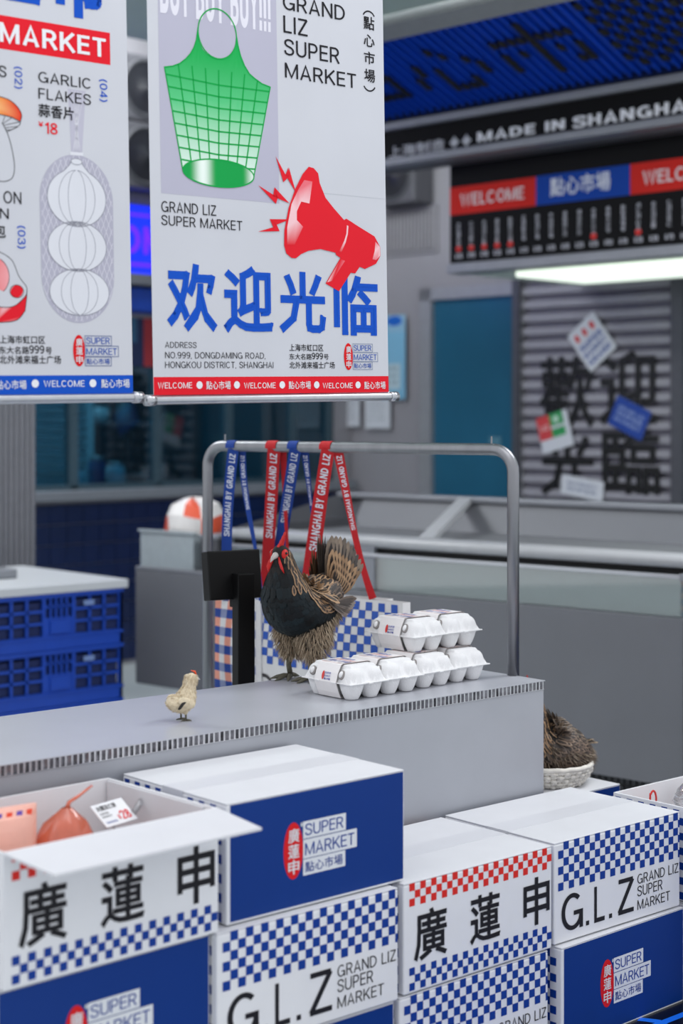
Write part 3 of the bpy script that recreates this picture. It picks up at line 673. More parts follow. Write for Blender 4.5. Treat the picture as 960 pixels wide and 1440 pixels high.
m = MB(); m.tube([(LFT.x, LFT.y, 0), (LFT.x, LFT.y, .012)], .05, 24); m.build('floor_flange', M_STEEL, rail)
for t in (.062, .935):
    p = railp(t); m = MB(); m.tube([p + Vector((0, 0, .012)), p + Vector((0, 0, .03))], .0022, 8); m.build('rail_pin', M_STEEL, rail)

# ------------------------------------------------------------------ shopping bags and their lettered straps
def on_rail(x, y, off=0.0):                  # point over pixel column x in the rail's vertical plane
    u = (x - 480) / F_PX; t = (u * RT.y - RT.x) / ((LFT.x - RT.x) - u * (LFT.y - RT.y)); p = railp(t)
    k = 1 - off / p.y
    return Vector((p.x * k, p.y * k, CAM_H + (HORIZON - y) / F_PX * p.y * k))
SBLUE, SRED = hx('#0d3d94'), hx('#c21720')
def strap(parent, pts, col, words, off, start=.06, tcol=hx('#dfe4ee'), end=0.0):
    """pts: (pixel x, pixel y, width in metres) down one leg of the strap"""
    m = MB(); C = []
    for i in range(25):                        # smooth curve through the given points
        y = pts[0][1] + (pts[-1][1] - pts[0][1]) * i / 24; xs = [q[1] for q in pts]; C.append((0, y, 0))
        vals = []
        for j in (0, 2):
            tot = 0.0; P = pts if len(pts) < 5 else pts[:4]
            for a in range(len(pts)):
                l = 1.0
                for b_ in range(len(pts)):
                    if a != b_: l *= (y - xs[b_]) / (xs[a] - xs[b_])
                tot += l * pts[a][j]
            vals.append(tot)
        C[-1] = (vals[0], y, max(.006, vals[1]) * .98)
    P3 = [on_rail(a, bq, off + (end - off) * (i / (len(C) - 1))) for i, (a, bq, _) in enumerate(C)]; wid = [c[2] for c in C]
    dist = [0.0]
    for a, bb in zip(P3, P3[1:]): dist.append(dist[-1] + (bb - a).length)
    ax = Vector((1, -.22, 0)).normalized(); n = Vector((-.22, -1, 0)).normalized()   # ribbons hang turned to the hall
    def fr(u, v, w):                           # u across (-.5...5), v metres down
        for i in range(len(dist) - 1):
            if v <= dist[i + 1] or i == len(dist) - 2:
                q = (v - dist[i]) / max(1e-6, dist[i + 1] - dist[i]); break
        p = P3[i].lerp(P3[i + 1], q); tt = (P3[i + 1] - P3[i]).normalized(); a = (ax - tt * ax.dot(tt)).normalized()
        return p + a * (u * (wid[i] + (wid[i + 1] - wid[i]) * q)) + n * w
    for sgn in (0, -.0012):
        for i in range(len(dist) - 1):
            m.face([fr(-.5, dist[i], sgn), fr(-.5, dist[i + 1] - 1e-6, sgn), fr(.5, dist[i + 1] - 1e-6, sgn), fr(.5, dist[i], sgn)], col)
    if words:
        vs, fs = layout(words, .18, 0, .14); X = [p[0] for p in vs]; L = max(X); cap = .56
        sc = cap * wid[2] * .96                     # letters climb the strap and end near the rail
        out = []; keep = []
        for a, bq, q in vs:
            v = start + (L - a) * sc; out.append((bq, v, q))
        tot = dist[-1]
        fs2 = [f for f in fs if all(out[i][1] < tot - .004 for i in f)]
        m.mesh([fr((.5 - bq) * cap, v, .0008 + q * 3e-5) for bq, v, q in out], fs2, tcol)
    return m.build('strap', M_STRAP, parent)
def loop(parent, x, w, col):                  # where a strap folds over the tube
    p = on_rail(x, 632); m = MB(); n = Vector((rd.y, -rd.x, 0)); n = n if n.y < 0 else -n
    for i in range(10):
        a0, a1 = R(-20 + 220 * i / 10), R(-20 + 220 * (i + 1) / 10); rr = .0152; q = []
        for s_, a in ((-.5, a0), (.5, a0), (.5, a1), (-.5, a1)):
            v = Vector((p.x, p.y, RZ)) - rd * (s_ * w) + n * (rr * math.cos(a)) + Vector((0, 0, rr * math.sin(a))); q.append(v)
        m.face(q, col)
    return m.build('strap_loop', M_STRAP, parent)
TXT = 'SHANGHAI BY GRAND LIZ'
def bag(label, x0, y0, x1, y1, zbot, off, face, off1=None, group='shopping bags hanging from the steel rail', thick=.05):
    """front panel spans pixel columns x0..x1 in the rail's plane, pushed off metres towards the viewer"""
    A, B = on_rail(x0, y0, off), on_rail(x1, y1, off if off1 is None else off1); base = Vector((A.x, A.y, zbot)); W = (Vector((B.x, B.y, 0)) - Vector((A.x, A.y, 0))).length
    ang = math.atan2(B.y - A.y, B.x - A.x)
    t = thing('shopping_bag', base, ang, label, 'bag', group)
    H = A.z - zbot; m = MB()
    nx, nz = 16, 12
    def bulge(u, v): return .018 * math.sin(math.pi * min(1, max(0, u / W))) * math.sin(math.pi * min(1, max(0, v / H))) + .004 * math.sin(u * 23) * math.sin(math.pi * v / H)
    f = lambda u, v, w: (u + (u / W - .5) * .05 * (1 - v / H) * (1 if face == 'check' and u < W / 2 else .1), -bulge(u, v) - w, v)
    g = lambda u, v, w: (u + (u / W - .5) * .05 * (1 - v / H) * (1 if face == 'check' and u < W / 2 else .1), thick + bulge(u, v) * .5 + w, v)
    BW = hx('#e3e2e2')
    for i in range(nx):
        for k in range(nz):
            u0, u1, v0, v1 = W * i / nx, W * (i + 1) / nx, H * k / nz, H * (k + 1) / nz
            m.face([f(u0, v0, 0), f(u1, v0, 0), f(u1, v1, 0), f(u0, v1, 0)], BW); m.face([g(u0, v0, 0), g(u0, v1, 0), g(u1, v1, 0), g(u1, v0, 0)], BW)
    for k in range(nz):
        v0, v1 = H * k / nz, H * (k + 1) / nz
        m.face([f(0, v0, 0), f(0, v1, 0), g(0, v1, 0), g(0, v0, 0)], BW); m.face([f(W, v0, 0), g(W, v0, 0), g(W, v1, 0), f(W, v1, 0)], BW)
    m.face([f(0, 0, 0), g(0, 0, 0), g(W, 0, 0), f(W, 0, 0)], BW)
    if face == 'check':
        c = .0206; n = int((W - .004) / c)
        for r in range(9):
            for k in range(n):
                if (r + k) % 2 == 0:
                    u0 = .003 + k * c; v1 = H - .006 - r * c; m.rect(f, u0, v1 - c, u0 + c, v1, hx('#1c53b4'), .0012)
        cy = H - .006 - 9 * c - .062; cx = .075
        m.line(f, arc(cx, cy, .030, .030, 0, 360, 28), .009, hx('#3c3a3c'), .0014, True)
    else:
        c = .0235
        for r in range(int(H / c)):
            for k in range(int(W / c)):
                col = {(0, 0): hx('#143f94'), (0, 1): hx('#8792b8'), (1, 0): hx('#e59a84'), (1, 1): BW}[(r % 2, k % 2)]
                m.rect(f, k * c, r * c, (k + 1) * c, (r + 1) * c, col, .0012)
                m.rect(g, k * c, r * c, (k + 1) * c, (r + 1) * c, col, .0012)
    m.build('bag_body', M_PLAIN if face == 'check' else M_STRAP, t)
    return t
def fix(o, t):                                # a strap measured in the hall's frame joins its bag
    o.matrix_parent_inverse = Matrix.Translation(t.location) @ Matrix.Rotation(t.rotation_euler.z, 4, 'Z')
    o.matrix_parent_inverse.invert()
chk = bag('blue and white check bag with ring mark hanging behind the hen', 352, 826, 566, 849, .45, -.115, 'check', -.035, thick=.028)
pl = bag('blue and orange plaid bag hanging behind the black price display', 303, 838, 366, 842, .47, -.085, 'plaid')
r2 = bag('plaid bag on the left red strap, hidden behind the check bag', 366, 834, 436, 838, .47, -.20, 'plaid', thick=.04)
r3 = bag('plaid bag on the right blue strap, hidden behind the check bag', 442, 836, 540, 840, .47, -.20, 'plaid', thick=.04)
for t, legs, x, w, col, bo in ((pl, [([(328, 632, .030), (322, 690, .029), (320, 845, .028)], TXT, .014), ([(341, 634, .018), (346, 700, .016), (353, 740, .012), (367, 845, .013)], TXT, -.016)], 328, .030, SBLUE, -.08),
                           (r2, [([(385, 632, .034), (382, 690, .033), (372, 842, .032)], TXT, .014), ([(398, 634, .018), (400, 690, .012), (408, 842, .010)], None, -.018)], 385, .034, SRED, -.195),
                           (r3, [([(415, 632, .031), (406, 690, .031), (388, 800, .031)], TXT, .019), ([(428, 634, .022), (436, 700, .010), (450, 842, .008)], TXT, -.018)], 415, .031, SBLUE, -.195),
                           (chk, [([(461, 632, .034), (452, 690, .036), (432, 845, .046)], TXT, .016), ([(475, 634, .026), (486, 690, .021), (496, 740, .017), (524, 842, .020)], TXT, -.004)], 461, .034, SRED, -.08)):
    for pts, words, off in legs:
        o = strap(t, pts, col, words, off, start=.012, end=bo); fix(o, t)
    o = loop(t, x, w, col); fix(o, t)
# ------------------------------------------------------------------ price display on its post behind the counter
p = px(342, 960, z=TOPZ); p = p * (1 + .125 / p.y); t = thing('price_display', (p.x, p.y, 0), az(60), 'black price display on a black post behind the counter', 'display')
m = MB(); m.box((-.021, -.016, .0), (.022, .016, .878), cf=.002); m.build('post', M_BLACK, t)
m = MB(); T = Matrix.Translation((-.015, .035, .872)) @ Matrix.Rotation(R(-8), 4, 'X'); m.box((-.064, -.018, -.056), (.070, .018, .056), T=T, cf=.003); m.build('screen_housing', M_BLACK, t)
m = MB(); m.box((-.02, .0, .80), (.02, .03, .87)); m.build('bracket', M_BLACK, t)
m = MB(); m.box((-.09, -.045, 0), (.09, .08, .012), cf=.003); m.build('base_plate', M_BLACK, t)

# ------------------------------------------------------------------ egg cartons
M_PULP = mat('white_moulded_pulp', hx('#e2e2e3'), .85, var=.03, scale=60, bump=.5, bscale=420)
EC = [(sx * .0255, sy * .0495) for sx in (-1, 1) for sy in (-1, 0, 1)]
def egg_h(x, y, up):
    best = 0.0
    for ex, ey in EC:
        dx, dy = abs(x - ex), abs(y - ey)
        if up:
            rr = ((dx / .0258) ** 2.4 + (dy / .0255) ** 2.4); h = .030 * max(0, 1 - rr ** 1.5) ** .5
        else:
            rr = ((dx / .0252) ** 2.2 + (dy / .0250) ** 2.2) ** .4545; h = .033 * min(1, max(0, (1.0 - rr) / .46)) ** .66
        best = max(best, h)
    if up:
        a = min(1, max(0, (.0500 - abs(x)) / .0165)); c = min(1, max(0, (.0735 - abs(y)) / .019)); best = max(best, .0345 * min(a, c) ** .95)
    else: 
        a = min(1, max(0, (.044 - abs(x)) / .006)) * min(1, max(0, (.066 - abs(y)) / .006)); best = max(best, .006 * a)
    return best
def egg_shell(up):
    m = MB(); NX, NY = 58, 82; hx_, hy_ = .0525, .0765; vs = []; fs = []
    for j in range(NY + 1):
        for i in range(NX + 1):
            x, y = -hx_ + 2 * hx_ * i / NX, -hy_ + 2 * hy_ * j / NY; h = egg_h(x, y, up); vs.append((x, y, .0345 + (h + .0012 if up else -h - .0012)))
    W_ = NX + 1
    for j in range(NY):
        for i in range(NX):
            q = [j * W_ + i, j * W_ + i + 1, (j + 1) * W_ + i + 1, (j + 1) * W_ + i]; fs.append(q if up else q[::-1])
    m.mesh(vs, fs); return m
def egg_carton(label):
    t = thing('egg_carton', (0, 0, 0), 0, label, 'egg carton', 'white egg cartons with printed sleeves')
    egg_shell(False).build('tray', M_PULP, t, True); lid = egg_shell(True).build('lid', M_PULP, t, True)
    m = MB()                                   # rim flange with a scalloped tab at each egg
    m.box((-.0545, -.0785, .0333), (.0545, .0785, .0357), cf=.0008)
    for sx in (-1, 1):
        for y in (-.025, .025): m.box((sx * .0545 - .003, y - .006, .0328), (sx * .0545 + .003, y + .006, .0362), cf=.001)
    m.box((-.006, -.0825, .0328), (.006, -.077, .0362), cf=.001); m.box((-.006, .077, .0328), (.006, .0825, .0362), cf=.001)
    m.build('rim', M_PULP, t)
    prof = [(-.0415, .0015), (-.0475, .0125), (-.0558, .0345), (-.0500, .0540), (-.0405, .0708), (-.036, .0722), (.036, .0722), (.0405, .0708), (.0500, .0540), (.0558, .0345), (.0475, .0125), (.0415, .0015)]
    m = MB()
    for (a, za), (b_, zb_) in zip(prof, prof[1:] + prof[:1]):
        m.face([(a, -.0345, za), (a, .0345, za), (b_, .0345, zb_), (b_, -.0345, zb_)][::-1], hx('#e6e3e3'))
        k = .97; m.face([(a * k, -.0345, za * k + .001), (a * k, .0345, za * k + .001), (b_ * k, .0345, zb_ * k + .001), (b_ * k, -.0345, zb_ * k + .001)], hx('#cfcac8'))
    top = lambda u, v, w: (u, v, .0722 + w)
    RB, BB = hx('#d8503c'), hx('#2a3ea0')
    tf = lambda u, v, w: (v, -u, .0722 + w) # lettering read from the band face
    def scr(s, bx, col, **k): text(m, lambda u, v, w: (-.036 + v, -u, .0722 + w), s, bx, col, **k)
    for y in (-.0325, .0325): m.rect(top, -.036, y - .0007, .036, y + .0007, hx('#a06a58'), .0004)
    m.rect(top, -.036, -.033, -.0352, .033, RB, .0004)
    scr('點心市場', (-.029, .012, .030, .030), BB, bold=.008); scr('SUPER MARKET', (-.029, .033, .029, .043), RB, t=.12); scr('廣蓮申', (-.028, .046, .010, .060), BB, bold=.008)
    scr('GRAND LIZ', (-.031, .003, -.012, .0075), INK, t=.12); scr('SHANGHAI', (.012, .003, .031, .0075), INK, t=.12)
    sd = (Vector((-.0405, 0, .0708)) - Vector((-.0558, 0, .0345))); sd.normalize(); nn = Vector((-sd.z, 0, sd.x))
    if nn.x > 0: nn = -nn
    sf = lambda u, v, w: tuple(Vector((-.0558, 0, .0345)) + Vector((0, -1, 0)) * u + sd * v + nn * (w + .0026 * math.sin(math.pi * min(1, max(0, v / .039)))) )
    lf = lambda u, v, w: sf((u - .012) * .20 - .0, (v) * .20 + .0125, w)
    m.ell(lf, -.032, 0, .019, .046, hx('#cf3a35'), .0006, 20)
    for s, v0 in (('SUPER', .016), ('MARKET', -.016), ('點心市場', -.046)): text(m, lf, s, (-.008, v0, .085, v0 + .022), BB, t=.15, bold=.02)
    sl = m.build('paper_sleeve', mat('sleeve_paper', attr=True, rough=.55, var=.02, scale=30), t)
    for y in (-.0455, .0455):                  # lock holes beside the sleeve, their shade painted as grey discs
        T = Matrix.Translation((-.0478, y, .0515)) @ Matrix.Rotation(R(-62), 4, 'Y')
        k = MB(); k.lathe([(0, .0034), (.0068, .0034), (.0088, .0026), (.0088, -.004)], 18, T=T @ Matrix.Diagonal((1.15, .95, 1, 1))); lk = k.build('lock_hole_shade', mat('lock_shadow_grey', hx('#8b8785'), .9), t, True)
        k = MB(); k.lathe([(0, .0082), (.003, .0076), (.0052, .005), (.0056, .001)], 14, T=T @ Matrix.Diagonal((1.35, .85, 1, 1))); k.build('lock_tab', M_PULP, lk, True)
    return t
EP = Vector((.0175, 3.334, 0)); ed, ee = dvec(48.5), evec(48.5)
proto = None
for s, e0, z, da, lab in ((.0535, .076, 0, 0, 'egg carton at the left front of the lower row'), (.161, .079, 0, .6, 'second egg carton from the left in the lower row'), (.270, .088, 0, -1.5, 'third egg carton from the left in the lower row'), (.381, .094, 0, 1.0, 'egg carton at the right end of the lower row'),
                       (.2805, .125, 1, -1.0, 'upper egg carton with its sleeve facing the hen'), (.391, .127, 1, 1.2, 'upper egg carton at the right beside the rail post')):
    o = egg_carton('white ' + lab) if proto is None else copy_tree(proto)
    if proto is None: proto = o
    p = EP + ed * s + ee * e0; o.location = (p.x, p.y, TOPZ + .0005 + z * .0725); o.rotation_euler = (0, 0, az(48.5 + da)); o['label'] = 'white ' + lab + ', on the counter' if not z else 'white ' + lab

# ------------------------------------------------------------------ birds
M_FEATHER = mat('feathers', attr=True, rough=.55, var=.14, scale=160)
M_BLACKF = mat('glossy_black_feathers', attr=True, rough=.5, spec=.22, var=.2, scale=160)
M_COMB = mat('red_comb', hx('#c81a17'), .5, var=.12, scale=120, bump=.3, bscale=500)
M_SKIN = mat('bird_skin', hx('#171412'), .8, var=.15, scale=90)
M_LEG = mat('grey_scaled_leg', hx('#5d5a4c'), .6, var=.2, scale=150, bump=.5, bscale=600)
class Loft:
    def __init__(s, st): s.st = st; s.n = len(st)
    def at(s, t):
        t = max(0, min(s.n - 1.0001, t)); i = int(t); f = t - i; P = [s.st[max(0, min(s.n - 1, i + k))] for k in (-1, 0, 1, 2)]
        return [.5 * (2 * P[1][j] + (P[2][j] - P[0][j]) * f + (2 * P[0][j] - 5 * P[1][j] + 4 * P[2][j] - P[3][j]) * f * f + (3 * P[1][j] - P[0][j] - 3 * P[2][j] + P[3][j]) * f ** 3) for j in range(5)]
    def pos(s, t, th):
        x, z, la, do, ve = s.at(t); a, b = s.at(t - .05), s.at(t + .05); T = Vector((b[0] - a[0], 0, b[1] - a[1])).normalized()
        D = T.cross(Vector((0, 1, 0))); r = do if math.cos(th) > 0 else ve
        return Vector((x, 0, z)) + Vector((0, 1, 0)) * (la * math.sin(th)) + D * (r * math.cos(th)), T
    def frame(s, t, th):
        p, T = s.pos(t, th); du = s.pos(t, th + .05)[0] - s.pos(t, th - .05)[0]; dv = s.pos(t + .05, th)[0] - s.pos(t - .05, th)[0]
        n = dv.cross(du); n.normalize()
        c = s.at(t)
        if n.dot(p - Vector((c[0], 0, c[1]))) < 0: n = -n
        return p, n, dv.normalized()
    def mesh(s, m, N=26, M=40, col=WHITE):
        vs = []; fs = []
        for i in range(M + 1):
            for k in range(N): vs.append(s.pos((s.n - 1) * i / M, 2 * math.pi * k / N)[0])
        for i in range(M):
            for k in range(N): fs.append([i * N + k, (i + 1) * N + k, (i + 1) * N + (k + 1) % N, i * N + (k + 1) % N])
        fs.append(list(range(N))); fs.append([M * N + k for k in range(N)][::-1]); m.mesh(vs, fs, col)
def feather(m, p, d, n, L, W, ci, co, lift=.12, curl=-.15, spot=True):
    d = (d + n * lift).normalized(); sd = d.cross(n).normalized(); up = sd.cross(d).normalized()
    if up.dot(n) < 0: up = -up
    P = lambda a, b, w=0.0: p + d * (a * L) + sd * (b * W) + up * (curl * L * a * a + w)
    o = [(0, .12), (.25, .34), (.55, .5), (.82, .40), (.96, .2), (1.0, 0)]
    out = [P(a, b) for a, b in o] + [P(a, -b) for a, b in o[:-1][::-1]]
    rid = [P(a, 0, .06 * W) for a in (0, .3, .6, .85)]
    m.face([out[0], out[1], rid[1], rid[0]], co); m.face([out[1], out[2], rid[2], rid[1]], co); m.face([out[2], out[3], rid[3], rid[2]], co); m.face([out[3], out[4], out[5], rid[3]], co)
    q = out[::-1]; m.face([q[0], rid[0], rid[1], q[1]][::1], co); m.face([q[1], rid[1], rid[2], q[2]], co); m.face([q[2], rid[2], rid[3], q[3]], co); m.face([q[3], rid[3], out[5]], co)
    if spot:
        iw = lambda a, b: P(a, b, .10 * W)
        m.face([iw(.12, .03), iw(.45, .20), iw(.72, .18), iw(.86, 0), iw(.72, -.18), iw(.45, -.20), iw(.12, -.03)], ci)
def jit(c, a=.15):
    k = 1 + random.uniform(-a, a); return tuple(x * k for x in c)
def fluff(m, p, d, L, w, c):
    s = d.orthogonal().normalized(); s.rotate(Matrix.Rotation(random.uniform(0, 6.28), 3, d)); b = d.cross(s)
    q = p + d * L * .55 + b * random.uniform(-.15, .15) * L; e = p + d * L + b * random.uniform(-.4, .4) * L + Vector((0, 0, -.15 * L))
    m.face([p - s * w, p + s * w, q + s * w * .7, q - s * w * .7], c); m.face([q - s * w * .7, q + s * w * .7, e], jit(c, .1))
def remesh(o, v=.004, it=6):
    r = o.modifiers.new('fuse', 'REMESH'); r.mode = 'VOXEL'; r.voxel_size = v; r.use_smooth_shade = True
    q = o.modifiers.new('soften', 'SMOOTH'); q.iterations = it; q.factor = .5
def head_parts(root, hx_, hz, k=1.0, tilt=.0, comb=.040):
    V = lambda x, y, z: Vector((hx_ + x * k, y * k, hz + z * k))
    m = MB(); m.tube([V(.010, 0, .002), V(.020, 0, .000), V(.029, 0, -.005), V(.036, 0, -.013)], [.0085 * k, .0072 * k, .0045 * k, .0008 * k], 12); m.build('beak', mat('pale_beak', hx('#b9b4ae'), .4, var=.08), root, True)
    for sy in (-1, 1):
        m = MB(); T = Matrix.Translation(V(.006, sy * .0165, .003)) @ Matrix.Rotation(R(90), 4, 'X') @ Matrix.Diagonal((1.05, 1.15, .55, 1))
        m.lathe([(0, -.0098 * k), (.005 * k, -.0085 * k), (.009 * k, -.004 * k), (.0098 * k, 0), (.009 * k, .004 * k), (.005 * k, .0085 * k), (0, .0098 * k)], 16, T=T); f = m.build('face_patch', M_COMB, root, True)
        m = MB(); T = Matrix.Translation(V(.008, sy * .0222, .0055)); m.lathe([(0, -.0032 * k), (.0027 * k, -.0016 * k), (.0032 * k, 0), (.0027 * k, .0016 * k), (0, .0032 * k)], 12, T=T); m.build('eye', mat('bird_eye', hx('#120d0a'), .1), f, True)
        m = MB(); m.tube([V(.016, sy * .007, -.004), V(.020, sy * .013, -.014), V(.020, sy * .0185, -.026), V(.016, sy * .022, -.038)], [.0035 * k, .0052 * k, .0050 * k, .0012 * k], 10, flat=.5); m.build('wattle', M_COMB, root, True)
    m = MB()                                  # single upright comb with a few points
    pr = [(.022, -.002), (.024, .008), (.020, .015), (.017, .012), (.015, .024), (.012, .019), (.008, .034), (.006, .030), (.003, .043), (-.001, .030), (-.004, .014), (-.004, .002)]
    pr = [(a * k * .55, b * k * comb / .04) for a, b in pr]; n = len(pr)
    vs = [Vector((hx_ + a, .0032 * k + b * tilt, hz + b + .012 * k)) for a, b in pr] + [Vector((hx_ + a, -.0032 * k + b * tilt, hz + b + .012 * k)) for a, b in pr]
    m.mesh(vs, [list(range(n)), list(range(n, 2 * n))[::-1]] + [[i, n + i, n + (i + 1) % n, (i + 1) % n] for i in range(n)]); m.build('comb', M_COMB, root)
def bird_leg(root, x, y, top, k=1.0):
    m = MB(); m.tube([(x, y, top), (x + .004 * k, y, top * .5), (x - .002 * k, y, .008 * k)], [.0075 * k, .0058 * k, .0062 * k], 10); lg = m.build('leg', M_LEG, root, True)
    for a, L in ((0, .045), (32, .040), (-32, .040), (178, .022)):
        d = Vector((math.cos(R(a)), math.sin(R(a)), 0)) * k; b = Vector((x - .002 * k, y, .0052 * k))
        m = MB(); m.tube([b, b + d * L * .4 + Vector((0, 0, .002 * k)), b + d * L * .8 - Vector((0, 0, .0006 * k)), b + d * (L + .009) - Vector((0, 0, .004 * k))], [.0058 * k, .0050 * k, .0045 * k, .001 * k], 8); m.build('toe', M_LEG, lg, True)
BUFF, BROWN, DKB, INKF = hx('#b18f6c'), hx('#6f5138'), hx('#2a211d'), hx('#0e1113')
def plumage(root, lf, zones, name_black=True, seed=1):
    random.seed(seed); mb_, mk = MB(), MB()
    nrow = 40
    for i in range(nrow):
        t = (lf.n - 1.8) * (i + .5) / nrow + .15
        c = lf.at(t); per = 2 * math.pi * (c[2] + (c[3] + c[4]) / 2) / 2; n = max(7, int(per / .0115))
        for k in range(n):
            th = 2 * math.pi * (k + (i % 2) * .5) / n + random.uniform(-.06, .06); ad = abs((th + math.pi) % (2 * math.pi) - math.pi)
            z = zones(t, math.degrees(ad), th)
            if z is None: continue
            p, nn, dv = lf.frame(t, th); d = -dv; d.rotate(Matrix.Rotation(random.uniform(-.2, .2), 3, nn))
            kind, L, W = z
            if kind == 'black': feather(mk, p - nn * .001, d, nn, L, W, INKF, jit(mixc(hx('#0b0d0f'), hx('#131f24'), random.random()), .3), .10, -.12, False)
            elif kind == 'wing':
                g = random.random(); feather(mb_, p, d, nn, L, W, jit(DKB, .2), jit(mixc(hx('#85705f'), hx('#4d4038'), g), .15), .08, -.06)
            elif kind == 'grey': feather(mb_, p, d, nn, L, W, jit(hx('#3b322d'), .2), jit(mixc(hx('#8b7a69'), hx('#5b4c40'), random.random()), .15), .16, -.1)
            else: feather(mb_, p, d, nn, L, W, jit(DKB, .3), jit(mixc(BUFF, BROWN, random.random() * .75), .15), .13, -.12)
    if mk.f: mk.build('breast_feathers', M_BLACKF, root)
    mb_.build('mottled_feathers', M_FEATHER, root)
# --- the standing hen
hp = px(424, 955, z=TOPZ)
fw = math.atan2(-.80, -.60)
hen = thing('hen', (hp.x, hp.y, TOPZ), fw, 'standing hen with black breast and raised mottled tail on the counter', 'hen')
ST = [(-.112, .212, .012, .012, .012), (-.094, .202, .036, .030, .030), (-.058, .182, .062, .046, .052), (-.014, .163, .073, .055, .064), (.026, .166, .073, .056, .064), (.052, .194, .062, .050, .054), (.061, .230, .044, .036, .040), (.066, .258, .030, .026, .028), (.072, .280, .0225, .0215, .021), (.078, .297, .0175, .016, .016), (.081, .306, .005, .005, .005)]
lf = Loft(ST); m = MB(); lf.mesh(m)
for sy in (-1, 1): m.tube([(-.012, sy * .030, .145), (-.008, sy * .032, .105), (.002, sy * .032, .07), (.004, sy * .031, .048)], [.040, .036, .023, .009], 16)
o = m.build('body', M_SKIN, hen); remesh(o)
def zones(t, ad, th):
    if t > 8.6: return None
    if t > 5.6: return ('black', .030, .016) if ad > 122 else ('hackle', .024, .0105)
    if t > 2.6: return ('black', .027, .019) if ad > 84 + (5.6 - t) * 4 else ('hackle', .027, .012) if ad < 52 else ('hackle', .026, .012)
    if t > 1.2: return None if ad > 128 else ('wing', .04, .014) if ad > 60 else ('hackle', .034, .014)
    return ('hackle', .032, .014) if ad < 100 else ('grey', .03, .013)
plumage(hen, lf, zones)
random.seed(5)                                # folded wings: long quills lying back along each flank
for sy in (-1, 1):
    m = MB()
    for i in range(9):
        p, n, dv = lf.frame(3.9 - i * .12, sy * R(62 + i * 2.2)); d = (-dv * .86 + Vector((0, 0, -.42 + i * .03)) + n * .05).normalized()
        feather(m, p + n * (.004 + .0006 * i), d, n, .085 + .002 * i, .017, jit(hx('#3c332f')), jit(mixc(hx('#857a72'), hx('#5c4c42'), random.random())), .02, -.03)
    for i in range(7):
        p, n, dv = lf.frame(4.1 - i * .14, sy * R(58 + i)); d = (-dv + Vector((0, 0, -.25))).normalized()
        feather(m, p + n * .008, d, n, .05, .016, jit(DKB), jit(mixc(BUFF, BROWN, random.random() * .6)), .05, -.05)
    m.build('wing_quills', M_FEATHER, hen)
m = MB(); random.seed(11)                     # raised tail, two leaves of feathers
for sy in (-1, 1):
    for i in range(10):
        a = R(86 + i * 4.6); sp = .06 + sy * (.12 + .022 * i); d = Vector((math.cos(a), sp, math.sin(a))).normalized(); n = Vector((math.sin(a) * .5, sy, .1)).normalized()
        base = Vector((-.082 - .0035 * i, sy * .010, .208 - .004 * i))
        feather(m, base, d, n, .122 - abs(i - 3) * .003, .026, jit(hx('#2e2a2b')), jit(mixc(hx('#4a4441'), hx('#8a7a6a'), random.random())), .0, -.04)
    for lay, (L, w, nf) in enumerate(((.085, .020, 9), (.062, .017, 9), (.042, .015, 8))):
        for i in range(nf):
            a = R(84 + i * 5.6); sp = .06 + sy * (.16 + .024 * i + lay * .06); d = Vector((math.cos(a), sp, math.sin(a))).normalized(); n = Vector((math.sin(a) * .5, sy, .1)).normalized()
            feather(m, Vector((-.076 - .0035 * i, sy * (.018 + .005 * lay), .206 - .004 * i)), d, n, L, w, jit(DKB), jit(mixc(BUFF, BROWN, random.random() * .6)), .05, -.08)
m.build('tail_feathers', M_FEATHER, hen)
m = MB(); random.seed(2)
for i in range(5200):                         # downy belly and thighs
    if random.random() < .45:
        t = random.uniform(.6, 3.4); th = R(random.uniform(112, 248)); p, n, dv = lf.frame(t, th)
        if p.z > .165: continue
    else:
        sy = random.choice((-1, 1)); zz = random.uniform(.05, .135); rr = .010 + (.036 - .010) * min(1, max(0, (zz - .048) / .05)) ** .8; a = random.uniform(0, 6.28)
        n = Vector((math.cos(a), math.sin(a), 0)); p = Vector((-.006, sy * .031, zz)) + n * rr
    d = (n * .55 + Vector((0, 0, -.8)) + Vector((random.uniform(-.3, .3), random.uniform(-.3, .3), 0))).normalized()
    fluff(m, p, d, random.uniform(.014, .026), .0011, jit(mixc(hx('#c4b299'), hx('#7c6853'), random.random()), .15))
tag(m.build('belly_down', M_FEATHER, hen), kind='stuff')
head_parts(hen, .074, .283, 1.0, .34, .037)
for sy in (-1, 1): bird_leg(hen, .004, sy * .031, .062)
# --- the hen sitting in the basket
bc = px(772, 1102, z=.36); bk = thing('woven_basket', (bc.x, bc.y + .02, .36), az(49), 'shallow white woven basket on the tall carton, holding the sitting hen', 'basket')
m = MB(); rnd = 40
for i in range(5):
    z = .006 + i * .0085; rr = .076 + .026 * math.sin(min(1, (i + .6) / 5) * math.pi / 2)
    for k in range(rnd):
        a0 = 2 * math.pi * k / rnd; pts = [(rr * math.cos(a0 + q * .157 / 2) , rr * math.sin(a0 + q * .157 / 2), z + .0012 * math.sin((k + i) * math.pi + q)) for q in range(3)]
        bul = 1.0 + .014 * ((k + i) % 2)
        m.tube([(x * (bul if j == 1 else 1), y * (bul if j == 1 else 1), zz) for j, (x, y, zz) in enumerate(pts)], [.0046, .0056, .0046], 7)
m.lathe([(0, .002), (.074, .002), (.078, .006)], 40); m.build('basket_weave', mat('white_wicker', hx('#e4dfd6'), .7, var=.1, scale=60), bk, True)
m = MB(); rr = .103
m.tube([(rr * math.cos(2 * math.pi * k / 40), rr * math.sin(2 * math.pi * k / 40), .0475 + .001 * math.sin(k * 2.5)) for k in range(41)], .0062, 8); m.build('basket_rim', MATS['white_wicker'], bk, True)
